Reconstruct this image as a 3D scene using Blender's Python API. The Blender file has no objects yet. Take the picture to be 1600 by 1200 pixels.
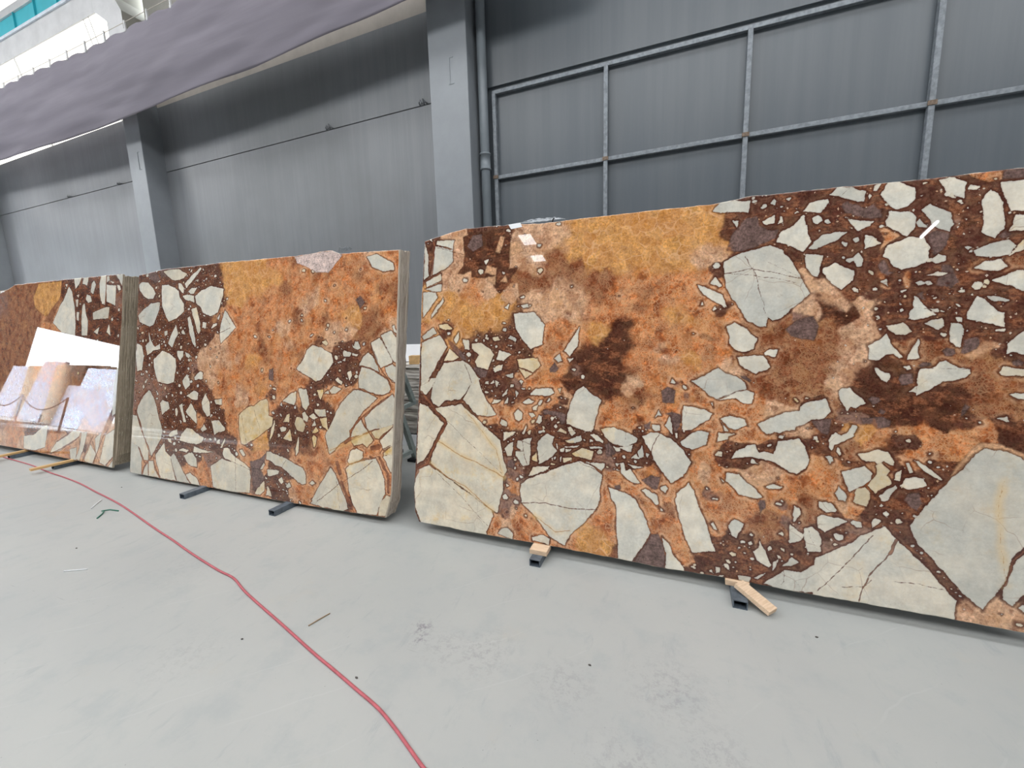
import bpy, bmesh, math, random
import numpy as np
from mathutils import Vector, Matrix
random.seed(7); RNG = np.random.RandomState(11)
sc = bpy.context.scene; COL = sc.collection

# ---------------------------------------------------------------- camera
YAW, PIT, ROL, FPX = -0.38976454, -0.15308123, 0.02952855, 650.5
cy, sy, cp, sp, cr, sr = math.cos(YAW), math.sin(YAW), math.cos(PIT), math.sin(PIT), math.cos(ROL), math.sin(ROL)
fwd = Vector((sy*cp, cy*cp, sp)); rgt = Vector((cy, -sy, 0)); dwn = fwd.cross(rgt)
r2 = cr*rgt + sr*dwn; d2 = -sr*rgt + cr*dwn
cam = bpy.data.cameras.new('camera'); camo = bpy.data.objects.new('camera', cam); COL.objects.link(camo)
R = Matrix((r2, -d2, -fwd)).transposed().to_4x4()
camo.matrix_world = Matrix.Translation((0, 0, 1.5)) @ R
cam.sensor_width = 36; cam.sensor_fit = 'HORIZONTAL'; cam.lens = FPX/1600*36; cam.clip_start = .05; cam.clip_end = 300
sc.camera = camo
# ---------------------------------------------------------------- world, light levels, exposure
SKY = 17.0; PANE = 6.6
w = bpy.data.worlds.new('world'); sc.world = w; w.use_nodes = True
bg = w.node_tree.nodes['Background']; bg.inputs[0].default_value = (.90, .97, 1, 1); bg.inputs[1].default_value = SKY
vs = sc.view_settings; vs.view_transform = 'Standard'; vs.look = 'None'; vs.gamma = 1; vs.use_curve_mapping = False
vs.exposure = -0.25
sc.cycles.max_bounces = 8; sc.cycles.diffuse_bounces = 4; sc.cycles.glossy_bounces = 4
sc.cycles.use_denoising = True
sc.cycles.sample_clamp_indirect = 8

# ---------------------------------------------------------------- helpers
def s2l(c):
    return tuple(((v/255+.055)/1.055)**2.4 if v > 10 else v/255/12.92 for v in c)
class NT:
    def __init__(s, name):
        s.m = bpy.data.materials.new(name); s.m.use_nodes = True; s.t = s.m.node_tree; s.b = s.t.nodes['Principled BSDF']
    def n(s, typ, **k):
        nd = s.t.nodes.new(typ)
        for a, v in k.items(): setattr(nd, a, v)
        return nd
    def l(s, a, b): s.t.links.new(a, b)
    def val(s, sock, v):
        if hasattr(v, 'is_output') or isinstance(v, bpy.types.NodeSocket): s.l(v, sock)
        else: sock.default_value = v
    def math(s, op, a, b=0.0, c=0.0, clamp=False):
        nd = s.n('ShaderNodeMath', operation=op, use_clamp=clamp)
        s.val(nd.inputs[0], a); s.val(nd.inputs[1], b)
        if op in ('MULTIPLY_ADD', 'SMOOTH_MIN'): s.val(nd.inputs[2], c)
        return nd.outputs[0]
    def ramp(s, v, a, b, lo=0.0, hi=1.0, smooth=True):
        nd = s.n('ShaderNodeMapRange'); nd.interpolation_type = 'SMOOTHSTEP' if smooth else 'LINEAR'
        s.val(nd.inputs[0], v); nd.inputs[1].default_value = a; nd.inputs[2].default_value = b
        nd.inputs[3].default_value = lo; nd.inputs[4].default_value = hi
        return nd.outputs[0]
    def mix(s, f, a, b, mode='MIX'):
        nd = s.n('ShaderNodeMix', data_type='RGBA', blend_type=mode); s.val(nd.inputs[0], f)
        for i, v in ((6, a), (7, b)):
            if isinstance(v, tuple): nd.inputs[i].default_value = (*v, 1)
            else: s.l(v, nd.inputs[i])
        return nd.outputs[2]
    def coord(s, scale=(1, 1, 1), rot=(0, 0, 0), obj=True):
        tc = s.n('ShaderNodeTexCoord'); mp = s.n('ShaderNodeMapping')
        mp.inputs['Scale'].default_value = scale; mp.inputs['Rotation'].default_value = rot
        if obj: s.l(tc.outputs['Object'], mp.inputs[0])
        else:
            g = s.n('ShaderNodeNewGeometry'); s.l(g.outputs['Position'], mp.inputs[0])
        return mp.outputs[0]
    def noise(s, vec, scale, detail=4, rough=.55, dist=0, out=0):
        nd = s.n('ShaderNodeTexNoise'); s.l(vec, nd.inputs['Vector']); nd.inputs['Scale'].default_value = scale
        nd.inputs['Detail'].default_value = detail; nd.inputs['Roughness'].default_value = rough; nd.inputs['Distortion'].default_value = dist
        return nd.outputs[out]
    def voro(s, vec, scale, feature='F1', out='Distance', rand=1.0):
        nd = s.n('ShaderNodeTexVoronoi', feature=feature); s.l(vec, nd.inputs['Vector']); nd.inputs['Scale'].default_value = scale
        nd.inputs['Randomness'].default_value = rand
        return nd.outputs[out]
    def attr(s, name, col=False):
        nd = s.n('ShaderNodeAttribute', attribute_name=name); return nd.outputs['Color' if col else 'Fac']
    def warp(s, vec, scale, amt):
        nz = s.noise(vec, scale, 3, .5, 0, 1)
        a = s.n('ShaderNodeVectorMath', operation='SUBTRACT'); s.l(nz, a.inputs[0]); a.inputs[1].default_value = (.5, .5, .5)
        b = s.n('ShaderNodeVectorMath', operation='SCALE'); s.l(a.outputs[0], b.inputs[0]); b.inputs['Scale'].default_value = amt
        c = s.n('ShaderNodeVectorMath', operation='ADD'); s.l(vec, c.inputs[0]); s.l(b.outputs[0], c.inputs[1])
        return c.outputs[0]
    def bump(s, h, strength=.3, dist=.01):
        b = s.n('ShaderNodeBump'); b.inputs['Strength'].default_value = strength; b.inputs['Distance'].default_value = dist
        s.l(h, b.inputs['Height']); s.l(b.outputs[0], s.b.inputs['Normal'])
    def done(s, col, rough=.5, metal=0.0, spec=.5):
        if isinstance(col, tuple): s.b.inputs['Base Color'].default_value = (*col, 1)
        else: s.l(col, s.b.inputs['Base Color'])
        s.val(s.b.inputs['Roughness'], rough); s.b.inputs['Metallic'].default_value = metal
        s.b.inputs['Specular IOR Level'].default_value = spec
        return s.m

def simple(name, rgb, rough=.5, metal=0, var=.12, scale=8, bump=.1, stretch=(1, 1, 1)):
    m = NT(name); v = m.coord(stretch); n = m.noise(v, scale, 6, .6)
    c = s2l(rgb); lo = tuple(x*(1-var) for x in c); hi = tuple(min(1, x*(1+var)) for x in c)
    m.bump(n, bump, .004)
    return m.done(m.mix(m.ramp(n, .3, .7), lo, hi), rough, metal)

def tag(o, label=None, cat=None, group=None, kind=None):
    if label: o['label'] = label
    if cat: o['category'] = cat
    if group: o['group'] = group
    if kind: o['kind'] = kind
    return o
def empty(name, loc, label, cat, group=None, rz=0):
    o = bpy.data.objects.new(name, None); COL.objects.link(o); o.location = loc; o.rotation_euler = (0, 0, rz)
    o.empty_display_size = .1
    return tag(o, label, cat, group)
class MB:
    def __init__(s): s.bm = bmesh.new()
    def box(s, x0, x1, y0, y1, z0, z1, mat=0, M=None):
        vs = [s.bm.verts.new((x, y, z)) for x in (x0, x1) for y in (y0, y1) for z in (z0, z1)]
        if M is not None:
            for v in vs: v.co = M @ v.co
        for f in ((0, 1, 3, 2), (4, 6, 7, 5), (0, 4, 5, 1), (2, 3, 7, 6), (0, 2, 6, 4), (1, 5, 7, 3)):
            fc = s.bm.faces.new([vs[i] for i in f]); fc.material_index = mat
        return s
    def prism(s, pts, a, b, axis='Y', mat=0):
        # pts in the plane, extruded a..b along axis
        def P(p, t): return {'Y': (p[0], t, p[1]), 'X': (t, p[0], p[1]), 'Z': (p[0], p[1], t)}[axis]
        A = [s.bm.verts.new(P(p, a)) for p in pts]; B = [s.bm.verts.new(P(p, b)) for p in pts]
        s.bm.faces.new(A).material_index = mat; s.bm.faces.new(B[::-1]).material_index = mat
        for i in range(len(pts)):
            j = (i+1) % len(pts); s.bm.faces.new((A[j], A[i], B[i], B[j])).material_index = mat
        return s
    def bar(s, p, q, w, h, mat=0, up=(0, 0, 1)):
        p, q = Vector(p), Vector(q); d = (q-p); L = d.length; d.normalize(); up = Vector(up)
        x = d.cross(up)
        if x.length < 1e-4: x = d.cross(Vector((1, 0, 0)))
        x.normalize(); z = x.cross(d)
        M = Matrix.Translation(p) @ Matrix((x, d, z)).transposed().to_4x4()
        return s.box(-w/2, w/2, 0, L, -h/2, h/2, mat, M)
    def tube(s, pts, r, n=10, caps=True):
        pts = [Vector(p) for p in pts]; rings = []
        for i, p in enumerate(pts):
            d = (pts[min(i+1, len(pts)-1)]-pts[max(i-1, 0)]).normalized()
            x = d.cross(Vector((0, 0, 1)))
            if x.length < 1e-3: x = Vector((1, 0, 0))
            x.normalize(); z = x.cross(d); rr = r[i] if isinstance(r, (list, tuple)) else r
            rings.append([s.bm.verts.new(p+x*math.cos(2*math.pi*k/n)*rr+z*math.sin(2*math.pi*k/n)*rr) for k in range(n)])
        for a, b in zip(rings, rings[1:]):
            for k in range(n): s.bm.faces.new((a[k], a[(k+1) % n], b[(k+1) % n], b[k])).smooth = True
        if caps: s.bm.faces.new(rings[0][::-1]); s.bm.faces.new(rings[-1])
        return s
    def build(s, name, mats, parent=None, bevel=0, loc=None):
        bmesh.ops.recalc_face_normals(s.bm, faces=s.bm.faces)
        me = bpy.data.meshes.new(name); s.bm.to_mesh(me); s.bm.free()
        for m in (mats if isinstance(mats, (list, tuple)) else [mats]): me.materials.append(m)
        o = bpy.data.objects.new(name, me); COL.objects.link(o)
        if parent: o.parent = parent
        if loc: o.location = loc
        if bevel:
            b = o.modifiers.new('bevel', 'BEVEL'); b.width = bevel; b.segments = 2; b.limit_method = 'ANGLE'
        return o

# numpy fractal value noise on arbitrary points
def vnoise(x, y, seed, octaves=4, f=1.0):
    out = np.zeros_like(x); amp = 1.0; tot = 0
    rs = np.random.RandomState(seed); tab = rs.rand(256, 256)
    for o in range(octaves):
        X = x*f; Y = y*f; xi = np.floor(X).astype(int); yi = np.floor(Y).astype(int); fx = X-xi; fy = Y-yi
        fx = fx*fx*(3-2*fx); fy = fy*fy*(3-2*fy)
        g = lambda a, b: tab[(a+o*17) % 256, (b+o*29) % 256]
        v = (g(xi, yi)*(1-fx)+g(xi+1, yi)*fx)*(1-fy)+(g(xi, yi+1)*(1-fx)+g(xi+1, yi+1)*fx)*fy
        out += (v-.5)*amp; tot += amp*.5; amp *= .5; f *= 2
    return out/tot

def seg_dist(px, py, ax, ay, bx, by):
    dx, dy = bx-ax, by-ay; L = dx*dx+dy*dy+1e-12
    t = np.clip(((px-ax)*dx+(py-ay)*dy)/L, 0, 1)
    return np.hypot(px-ax-t*dx, py-ay-t*dy)
def poly_sdf(px, py, pts):
    d = np.full(px.shape, 1e9); ins = np.zeros(px.shape, bool); n = len(pts)
    for i in range(n):
        ax, ay = pts[i]; bx, by = pts[(i+1) % n]
        d = np.minimum(d, seg_dist(px, py, ax, ay, bx, by))
        if ay != by:
            c = ((ay > py) != (by > py)) & (px < (bx-ax)*(py-ay)/(by-ay)+ax); ins ^= c
    return np.where(ins, -d, d)

# ---------------------------------------------------------------- stone pattern data (millimetres on each slab face)
S1_POLYS='''w 146,2000 292,1956 295,1873 238,1826 114,1778
w 157,2032 302,2026 294,1964 152,2008
w 57,2021 85,1943 97,1784 57,1755
w 78,1743 204,1792 212,1745 86,1703
w 75,1689 213,1724 212,1671 164,1665
w 57,1668 162,1660 181,1622 129,1562 62,1481
w 132,1499 229,1620 236,1599 180,1519 133,1473
w 60,1296 164,1340 217,1352 274,1269 219,1177 134,1041 106,993 66,992
w 59,1344 154,1410 187,1368 79,1317
c 255,1167 292,1259 376,1193 326,1168
w 194,1058 256,1152 406,1173 464,1139 534,1051 547,1002 179,990
w 773,1489 925,1493 992,1407 982,1281 904,1253 862,1287 798,1383
w 325,1315 363,1371 371,1330 350,1284
w 394,1320 445,1314 454,1249 420,1249
y 202,1425 273,1428 316,1392 257,1388 209,1404
y 621,1327 664,1336 686,1312 644,1302
w 743,1326 758,1345 805,1320 796,1301
w 740,1282 776,1277 761,1268
c 469,1289 546,1293 614,1249 647,1210 598,1111 520,1130 502,1164 528,1209 470,1259
w 665,1181 678,1244 768,1215 713,1171
y 811,1182 866,1192 956,1193 977,1146 925,1097 828,1136
y 828,1127 922,1089 871,1055
w 640,1122 713,1147 704,1113 652,1093
w 1127,1239 1223,1388 1214,1267 1165,1203
w 1072,1193 1099,1221 1120,1175 1092,1166
w 1152,1189 1193,1194 1167,1162
w 540,1859 577,1870 557,1827
w 822,1544 873,1547 878,1528 843,1524
w 67,1023 128,1040 201,1047 156,973 121,925 66,928
w 172,1005 490,1054 449,963 395,899 279,886 228,842 179,860 157,901
w 420,902 498,1055 523,1055 583,929 674,811 632,794 534,796
w 60,860 138,832 269,722 175,550 124,452 58,414 55,623
w 192,828 374,860 408,866 512,789 614,710 713,635 738,522 773,449 743,398 747,312 724,233 711,154 668,169 174,428 189,510 233,596 300,724 285,758
w 60,370 168,419 421,291 665,169 680,130 632,16 633,-13 490,-22 115,-16 60,100 43,245
w 722,21 747,59 788,70 825,38 826,-4
w 960,38 1037,64 1076,43 1073,6 961,14
w 868,365 926,410 1051,468 1144,515 1262,556 1325,535 1397,482 1386,419 1385,332 1361,267 1267,147 1206,92 1181,16 1085,54 975,174 883,245 865,318
w 921,425 953,487 1059,503 1050,483 984,448
w 1259,1020 1310,977 1373,940 1353,873 1327,748 1282,740 1218,762 1162,781 1165,844 1194,936 1210,987
w 910,961 953,996 1060,999 1071,968 1033,952 915,952
y 1098,1001 1121,1006 1113,974
w 976,648 1032,712 1086,693 1073,647 1103,603 1048,543 987,509 979,583
w 746,590 786,632 807,634 800,543 769,540
w 837,646 931,677 928,503 884,480 825,550 824,578 859,586 833,607
w 732,695 824,706 805,681 734,637
y 1201,594 1259,636 1335,625 1328,571 1225,583
w 1157,672 1256,716 1266,690 1222,664
w 801,822 834,859 865,826 859,790 837,775 814,794
c 638,1109 665,1138 712,1146 705,1117 662,1098
w 734,1075 787,1090 792,1058 750,1061
w 622,1014 649,1044 654,1015
w 657,1044 685,1030 675,991 662,1015
w 705,931 753,990 750,954 716,928
w 806,984 830,957 816,935
w 640,881 654,914 709,910 694,895
w 730,882 755,929 760,891
w 704,752 714,788 754,762 755,734 724,739
w 859,902 899,929 943,913 922,898 878,893
w 966,893 979,922 1001,923 981,887
w 1023,910 1043,938 1054,928 1034,907
c 930,871 966,887 960,852 938,851
w 910,835 939,837 954,817 929,805
y 926,781 948,796 952,782 934,764
w 956,775 976,822 998,819 999,785 978,770
w 863,699 894,758 898,737 878,694
y 900,709 914,724 929,718 915,689
w 1055,809 1069,820 1083,811 1066,793
w 1078,756 1092,774 1106,758 1093,747
y 1107,738 1127,753 1163,729 1160,718 1115,725
w 1169,756 1189,764 1224,727 1198,705 1177,730
y 1158,675 1259,706 1266,690 1220,666 1172,662
w 1152,641 1247,652 1234,641 1166,632
w 1100,650 1110,654 1112,617 1105,616
w 1125,618 1153,631 1147,606 1126,605
w 1160,621 1201,625 1188,610 1161,601
w 1127,564 1141,572 1135,538
y 1148,566 1203,572 1207,559 1156,534
y 942,553 970,590 975,550 980,523 943,533
y 1066,524 1101,525 1094,514 1066,511
w 1311,720 1337,732 1397,694 1397,678 1352,690
c 1375,764 1458,779 1496,747 1492,702 1455,680 1409,714
w 1307,651 1392,655 1392,642 1321,639
w 1291,554 1408,556 1409,533 1390,506 1337,539
y 1000,751 1011,755 1019,742 1004,734
w 2021,1731 2102,1777 2237,1804 2296,1777 2341,1705 2378,1644 2397,1592 2426,1537 2354,1469 2298,1412 2262,1400 2240,1422 2234,1371 2197,1372 2135,1408 2111,1461 2070,1524 2037,1588 2023,1651
w 1956,2023 1968,2049 2007,2071 2140,2057 2134,1992 2056,2006 1993,2010
w 2196,1937 2258,1964 2256,1921 2219,1917
w 2271,1916 2284,1957 2295,1947 2292,1922
w 2234,2031 2252,2055 2264,2040 2253,2016
w 2058,1953 2089,1954 2079,1911
w 2266,1818 2286,1871 2329,1888 2364,1930 2388,1952 2403,1892 2408,1842 2426,1806 2386,1756 2339,1790
w 2405,2000 2452,2011 2493,2001 2460,1952 2412,1962
w 1887,1614 1957,1588 2022,1553 2044,1477 1992,1505 1925,1558
w 1956,1619 1979,1653 2013,1598 1997,1594
w 1907,1496 1918,1522 1927,1499
w 2043,1375 2082,1392 2136,1364 2191,1307 2177,1251 2140,1234 2094,1247 2058,1278 2060,1322
w 2223,1234 2252,1251 2288,1247 2275,1209 2231,1217
w 2496,2041 2524,2068 2588,2067 2644,2037 2638,1983 2597,1992 2554,2016
w 2381,1968 2410,2009 2490,2020 2497,2006 2455,1959 2426,1958
w 2677,2062 2704,2067 2691,2030 2678,2032
w 2654,2027 2671,2008 2658,1984
w 2705,2012 2730,2067 2776,2064 2835,2026 2839,1976 2811,1939 2766,1928 2733,1957
w 2922,2054 2977,2058 3019,2023 3012,1948 2985,1964 2948,1994
w 3071,1913 3085,1958 3102,1979 3131,1955 3148,1910 3153,1794 3118,1751 3077,1786 3081,1856
w 3138,2009 3246,2004 3249,1863 3172,1873 3154,1933
w 3186,1855 3238,1853 3228,1785 3168,1777
w 2728,1874 2740,1923 2812,1914 2844,1885 2839,1836 2808,1794 2769,1823 2728,1857
w 2863,1916 2893,1944 2925,1916 2968,1886 2981,1837 2964,1802 2927,1819 2895,1846 2876,1889
w 2845,1860 2857,1879 2883,1827 2849,1831
w 2564,1906 2678,1884 2668,1864 2617,1840 2600,1863
w 2408,1769 2430,1793 2473,1838 2523,1846 2576,1840 2538,1809 2474,1776 2431,1765
w 2645,1820 2669,1813 2714,1770 2677,1753 2647,1751
w 2398,1743 2475,1732 2463,1650 2456,1619 2434,1630 2403,1672
w 2474,1640 2477,1666 2527,1689 2612,1639 2603,1597 2555,1548 2515,1585
w 2600,1708 2623,1736 2645,1696 2639,1663 2618,1660
w 2598,1803 2615,1810 2629,1791 2608,1785
w 2719,1707 2737,1756 2815,1790 2872,1784 2898,1732 2893,1668 2843,1647 2792,1634 2759,1649 2745,1688
w 2899,1675 2929,1697 2957,1687 2955,1663 2918,1654
w 2876,1596 2907,1602 2925,1617 2968,1606 2944,1595
w 3052,1702 3124,1735 3168,1746 3189,1713 3175,1676 3108,1666 3061,1682
w 3051,1624 3091,1652 3142,1659 3168,1622 3143,1605 3086,1609
w 3113,1561 3149,1578 3193,1601 3243,1594 3239,1496 3184,1529
w 3034,1419 3065,1493 3094,1480 3135,1424 3161,1415 3162,1346 3125,1362 3091,1371 3038,1388
w 3100,1491 3134,1489 3174,1468 3163,1461 3129,1463
w 2817,1394 2841,1446 2840,1504 2872,1474 2885,1453 2923,1411 2880,1396 2836,1389
w 2898,1444 2929,1439 2932,1423 2911,1424
w 2884,1372 2905,1383 2948,1394 2955,1358 2931,1342
c 2740,1363 2804,1378 2837,1336 2812,1320 2780,1320 2747,1346
w 2976,1370 3015,1365 3024,1341 3017,1262 2999,1262 2974,1294
w 2990,1397 3014,1396 3020,1376 2997,1373
c 3170,1669 3218,1695 3217,1741 3197,1712
w 2845,1565 2864,1572 2889,1558 2858,1552
w 2668,1267 2713,1293 2746,1329 2757,1272 2780,1246 2809,1207 2793,1202 2772,1225 2740,1217 2707,1193 2673,1201 2677,1235
w 2821,1199 2844,1261 2863,1302 2869,1276 2860,1235 2869,1210 2853,1202
w 2698,1162 2717,1149 2738,1134 2762,1134 2763,1116 2749,1084 2726,1099 2709,1130
w 2555,1036 2570,1047 2604,1056 2627,1022 2653,1005 2670,979 2645,965 2628,954 2606,963 2596,939 2578,962 2564,998
w 2519,780 2531,814 2549,828 2575,812 2597,829 2617,868 2635,869 2639,854 2623,826 2627,816 2593,792 2563,773 2550,767 2540,736 2529,743
w 2555,735 2564,754 2577,726 2569,709
w 2512,704 2529,708 2545,688 2530,668
c 2642,727 2668,735 2726,758 2763,749 2780,709 2781,683 2743,705 2719,682 2710,699 2677,694 2660,702
w 2863,1027 2859,1088 2868,1152 2916,1160 2939,1190 2961,1198 2981,1181 3018,1162 3050,1157 3052,1138 3016,1112 2994,1102 2956,1096 2934,1075 2903,1054
w 2829,1041 2856,1067 2867,1035 2849,1042
w 2974,1335 3022,1334 3015,1255 2998,1265 2975,1285
w 3174,1274 3205,1312 3238,1340 3240,1222 3192,1236 3172,1226
c 3149,1144 3159,1169 3238,1158 3239,1132 3187,1131 3156,1130
w 3186,1045 3199,1053 3240,1052 3241,1026 3207,1029
w 3144,933 3180,949 3188,926 3177,925
w 2848,407 2906,505 2995,647 3035,695 3073,764 3104,796 3159,793 3205,776 3258,750 3299,519 3243,377 3206,318 3182,199 3164,164 3111,68 3046,128 2979,211 2910,296 2866,354
w 2480,188 2577,249 2660,320 2706,359 2759,393 2796,343 2841,295 2886,253 2964,158 3023,90 3017,-8 2848,-16 2476,-21
w 2258,9 2352,98 2422,103 2489,160 2533,217 2576,246 2581,29 2355,-15
w 3180,183 3221,316 3265,370 3268,197 3210,112 3176,135
w 1619,737 1666,763 1713,763 1760,742 1806,715 1841,676 1888,614 1867,564 1846,525 1785,479 1773,499 1737,544 1689,606 1669,654 1632,707
w 1395,739 1420,770 1483,768 1539,756 1589,722 1584,697 1524,669 1493,673 1461,680 1422,709
w 1493,664 1572,683 1556,637 1493,657
w 1455,667 1493,657 1500,639 1475,636
w 1670,816 1712,806 1718,776 1689,774 1671,791
w 1741,808 1768,865 1781,805 1788,757 1759,785
w 1799,770 1810,773 1811,740 1803,745
w 1839,927 1889,927 1945,912 1988,890 1968,859 1931,833 1888,794 1838,788 1830,857
w 1829,723 1872,763 1916,790 1975,789 1961,722 1891,680 1841,700
w 1874,1071 1939,1099 2007,1148 2045,1116 2098,1103 2145,1061 2151,1038 2100,1013 2012,974 1975,990 1913,1042
w 1687,854 1709,899 1727,863 1704,868
w 1976,949 1986,955 1993,926
w 1563,600 1586,634 1611,605
w 1592,641 1621,687 1632,613 1611,611
w 1640,645 1664,635 1653,609
w 1543,567 1625,559 1577,539
w 1502,569 1521,571 1528,527 1559,537 1616,461 1580,457 1543,472 1501,511
w 2102,1205 2141,1211 2221,1217 2241,1194 2257,1155 2238,1138 2194,1120 2143,1142 2111,1170
w 2018,971 2100,1014 2151,1030 2186,1016 2182,982 2173,952 2133,956 2096,978
w 2026,863 2078,887 2145,870 2159,837 2101,810 2069,825
w 2032,846 2070,801 2049,797
w 2206,846 2264,883 2326,915 2392,933 2396,952 2450,982 2504,996 2528,932 2498,892 2448,887 2417,860 2380,846 2376,829 2333,821 2310,805 2285,812 2252,798 2227,819
w 2085,651 2109,694 2149,715 2159,733 2199,737 2215,693 2240,706 2284,693 2306,763 2395,784 2419,755 2434,713 2444,681 2427,635 2386,603 2339,620 2290,654 2231,663 2181,669 2136,662
c 2014,739 2023,786 2106,790 2071,772 2066,754
w 2455,802 2473,804 2478,782 2460,781
w 2514,704 2538,701 2543,680 2530,679
w 2426,841 2463,857 2449,843
w 1432,420 1470,406 1502,397 1558,385 1595,358 1640,284 1682,178 1645,104 1583,-4 1509,-9 1500,85 1491,172 1486,299 1453,358
w 1623,425 1647,434 1707,404 1726,358 1714,344 1672,381
w 1723,345 1747,321 1733,319
w 1729,450 1757,469 1769,449 1758,420 1735,433
w 1811,388 1821,431 1880,496 1904,454 1933,374 1974,274 2021,135 1968,122 1908,111 1873,174 1849,254 1824,329
w 1743,170 1779,140 1815,67 1850,44 1873,-6 1772,-14 1772,71
w 1995,283 2006,291 2039,243 2012,256
w 1900,29 1916,38 1933,30 1928,17
w 2029,49 2055,54 2051,24 2030,20
w 1992,24 2008,33 2017,11
w 2070,80 2091,78 2099,45 2076,58
w 2079,288 2114,325 2156,308 2151,279 2132,253 2122,228 2102,236
w 2063,576 2128,569 2165,533 2205,504 2236,462 2217,451 2162,458 2131,460 2105,491 2067,527
w 2000,290 2033,254 2034,242 2006,267
w 2205,168 2229,189 2233,235 2258,189 2290,111 2281,92 2246,108 2221,126
w 2333,108 2379,172 2412,151 2380,128 2352,117
w 2367,242 2365,341 2384,327 2403,308 2431,297 2418,262 2395,247
w 2378,393 2381,437 2409,425 2415,398 2383,355
w 2430,324 2462,340 2485,322 2509,266 2501,222 2443,211 2437,259
w 2483,392 2501,405 2572,400 2612,390 2517,321 2489,339
w 2245,520 2283,533 2331,530 2322,518 2274,509
w 2495,464 2540,475 2567,437 2550,429 2509,444
w 2295,84 2299,129 2322,150 2309,98
w 2213,34 2281,75 2229,25
w 2138,24 2199,31 2194,1 2144,2
w 2319,283 2333,297 2338,276
w 2580,636 2618,650 2673,672 2703,644 2696,612 2667,577 2617,539 2594,579
y 2715,677 2731,699 2752,675 2773,662 2761,635 2782,601 2746,571 2714,536 2705,556 2684,579 2708,618 2720,646
y 2631,493 2642,553 2671,572 2693,554 2694,523 2682,474 2639,484
w 2558,521 2573,560 2609,517 2601,489 2574,491
w 2731,533 2755,562 2795,598 2799,588 2783,560 2764,517 2739,513
w 2807,589 2830,627 2865,637 2897,635 2909,606 2867,581 2835,577
w 2860,717 2875,719 2962,643 2958,632 2888,679
w 2828,704 2840,705 2857,661 2845,655
w 2786,617 2793,654 2817,672 2810,615
w 2490,474 2526,474 2567,431 2519,424 2491,442
w 2701,399 2717,427 2742,415 2709,379
n 369,2040 448,2062 719,2061 732,1993 730,1790 802,1794 743,1721 765,1701 668,1624 617,1685 636,1748 550,1739 450,1750 448,1796 380,1775 334,1783 378,1836 386,1917
t 624,1911 657,2020 690,2007 681,1959 657,1903
t 549,1774 563,1827 645,1801 636,1753
t 577,1747 638,1748 634,1684 572,1722
t 665,1707 705,1748 723,1698
p 674,1609 744,1692 796,1689 810,1602 760,1547 686,1579
t 736,1886 733,1964 795,1977 829,1897 737,1877
g 278,1316 320,1300 421,1209 429,1164 323,1229
g 476,1129 531,1125 598,1102 589,1062 546,1046
g 406,1976 449,2042 515,2045 530,1964 453,1931
g 997,847 1025,859 1124,851 1159,836 1154,788 1127,773 1111,813 1019,828
g 1036,1123 1070,1171 1100,1131 1080,1103 1044,1102
g 1404,675 1448,685 1451,602 1413,598
g 764,508 809,526 833,501 819,457 773,466
d 1092,947 1120,962 1176,937 1164,896 1115,901
g 2031,1792 2045,1862 2075,1903 2120,1968 2180,1969 2189,1916 2227,1886 2279,1885 2265,1839 2214,1819 2155,1798 2102,1786
g 2322,1352 2370,1402 2446,1424 2468,1366 2449,1292 2394,1301 2344,1318
g 2541,1983 2569,1996 2639,1953 2672,1974 2707,1935 2714,1901 2667,1898 2612,1913 2563,1941
g 2920,1552 2943,1648 2973,1637 2998,1588 3011,1555 2969,1534
g 2884,1791 2915,1812 2964,1794 2959,1735 2917,1690 2898,1724
g 2846,1508 2871,1523 2891,1481 2866,1490
g 3129,1765 3157,1782 3179,1768 3152,1747
o 3018,2071 3140,2059 3141,2020 3095,2015 3036,2048
g 2700,1666 2726,1690 2747,1629 2767,1620 2741,1605 2714,1623
g 3146,2062 3245,2053 3246,2011 3141,2020
o 2702,1843 2708,1859 2782,1801 2737,1764 2711,1741 2723,1790
g 2791,1106 2799,1127 2843,1133 2848,1082 2804,1076
g 2674,1003 2690,1020 2720,1011 2724,995 2696,973
g 2713,937 2729,954 2748,944 2738,928
g 2651,907 2738,918 2768,899 2764,873 2715,854 2698,879 2664,876
d 2773,837 2861,839 2885,810 2886,790 2863,768 2783,771 2774,812
g 2949,1241 2964,1256 2994,1251 2998,1231 2984,1216 2961,1218
g 3190,1193 3210,1203 3228,1189 3218,1170 3193,1174
g 3013,1231 3030,1295 3070,1304 3085,1285 3075,1250 3028,1226
g 2864,1169 2877,1185 2908,1185 2916,1170 2874,1159
g 3019,935 3033,999 3055,986 3037,951
t 2971,606 3018,715 3065,795 3096,824 3143,823 3258,781 3258,750 3104,796 3073,764 3035,695 2995,642
g 1775,811 1768,865 1744,876 1778,890 1830,881 1826,808 1805,770
g 1719,943 1717,1011 1751,1036 1797,1013 1788,940 1742,938
g 1623,806 1664,828 1665,784 1636,776
g 1422,696 1468,642 1463,610 1425,613
d 2006,638 2030,716 2066,749 2154,739 2209,738 2267,771 2395,798 2428,778 2448,720 2432,625 2386,592 2290,632 2231,654 2163,602 2081,599 2028,605
d 2396,947 2395,969 2432,998 2495,1017 2527,991 2505,990 2451,972
g 2444,884 2538,900 2530,857 2518,813 2491,821 2463,857
g 2113,1106 2144,1107 2175,1079 2165,1067 2129,1089
g 1470,425 1500,441 1508,410 1477,400
g 1621,481 1674,518 1732,512 1717,443 1700,428 1646,459
g 1595,1 1685,173 1725,186 1762,118 1772,-8 1679,-8
g 2218,426 2227,450 2251,447 2258,403 2234,377
d 2277,209 2349,222 2346,166 2303,147
d 2152,256 2202,264 2215,170 2170,162
g 2828,525 2840,557 2883,568 2899,520 2877,476 2849,493
g 2769,276 2781,319 2805,333 2813,309 2790,259 2770,260'''
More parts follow.
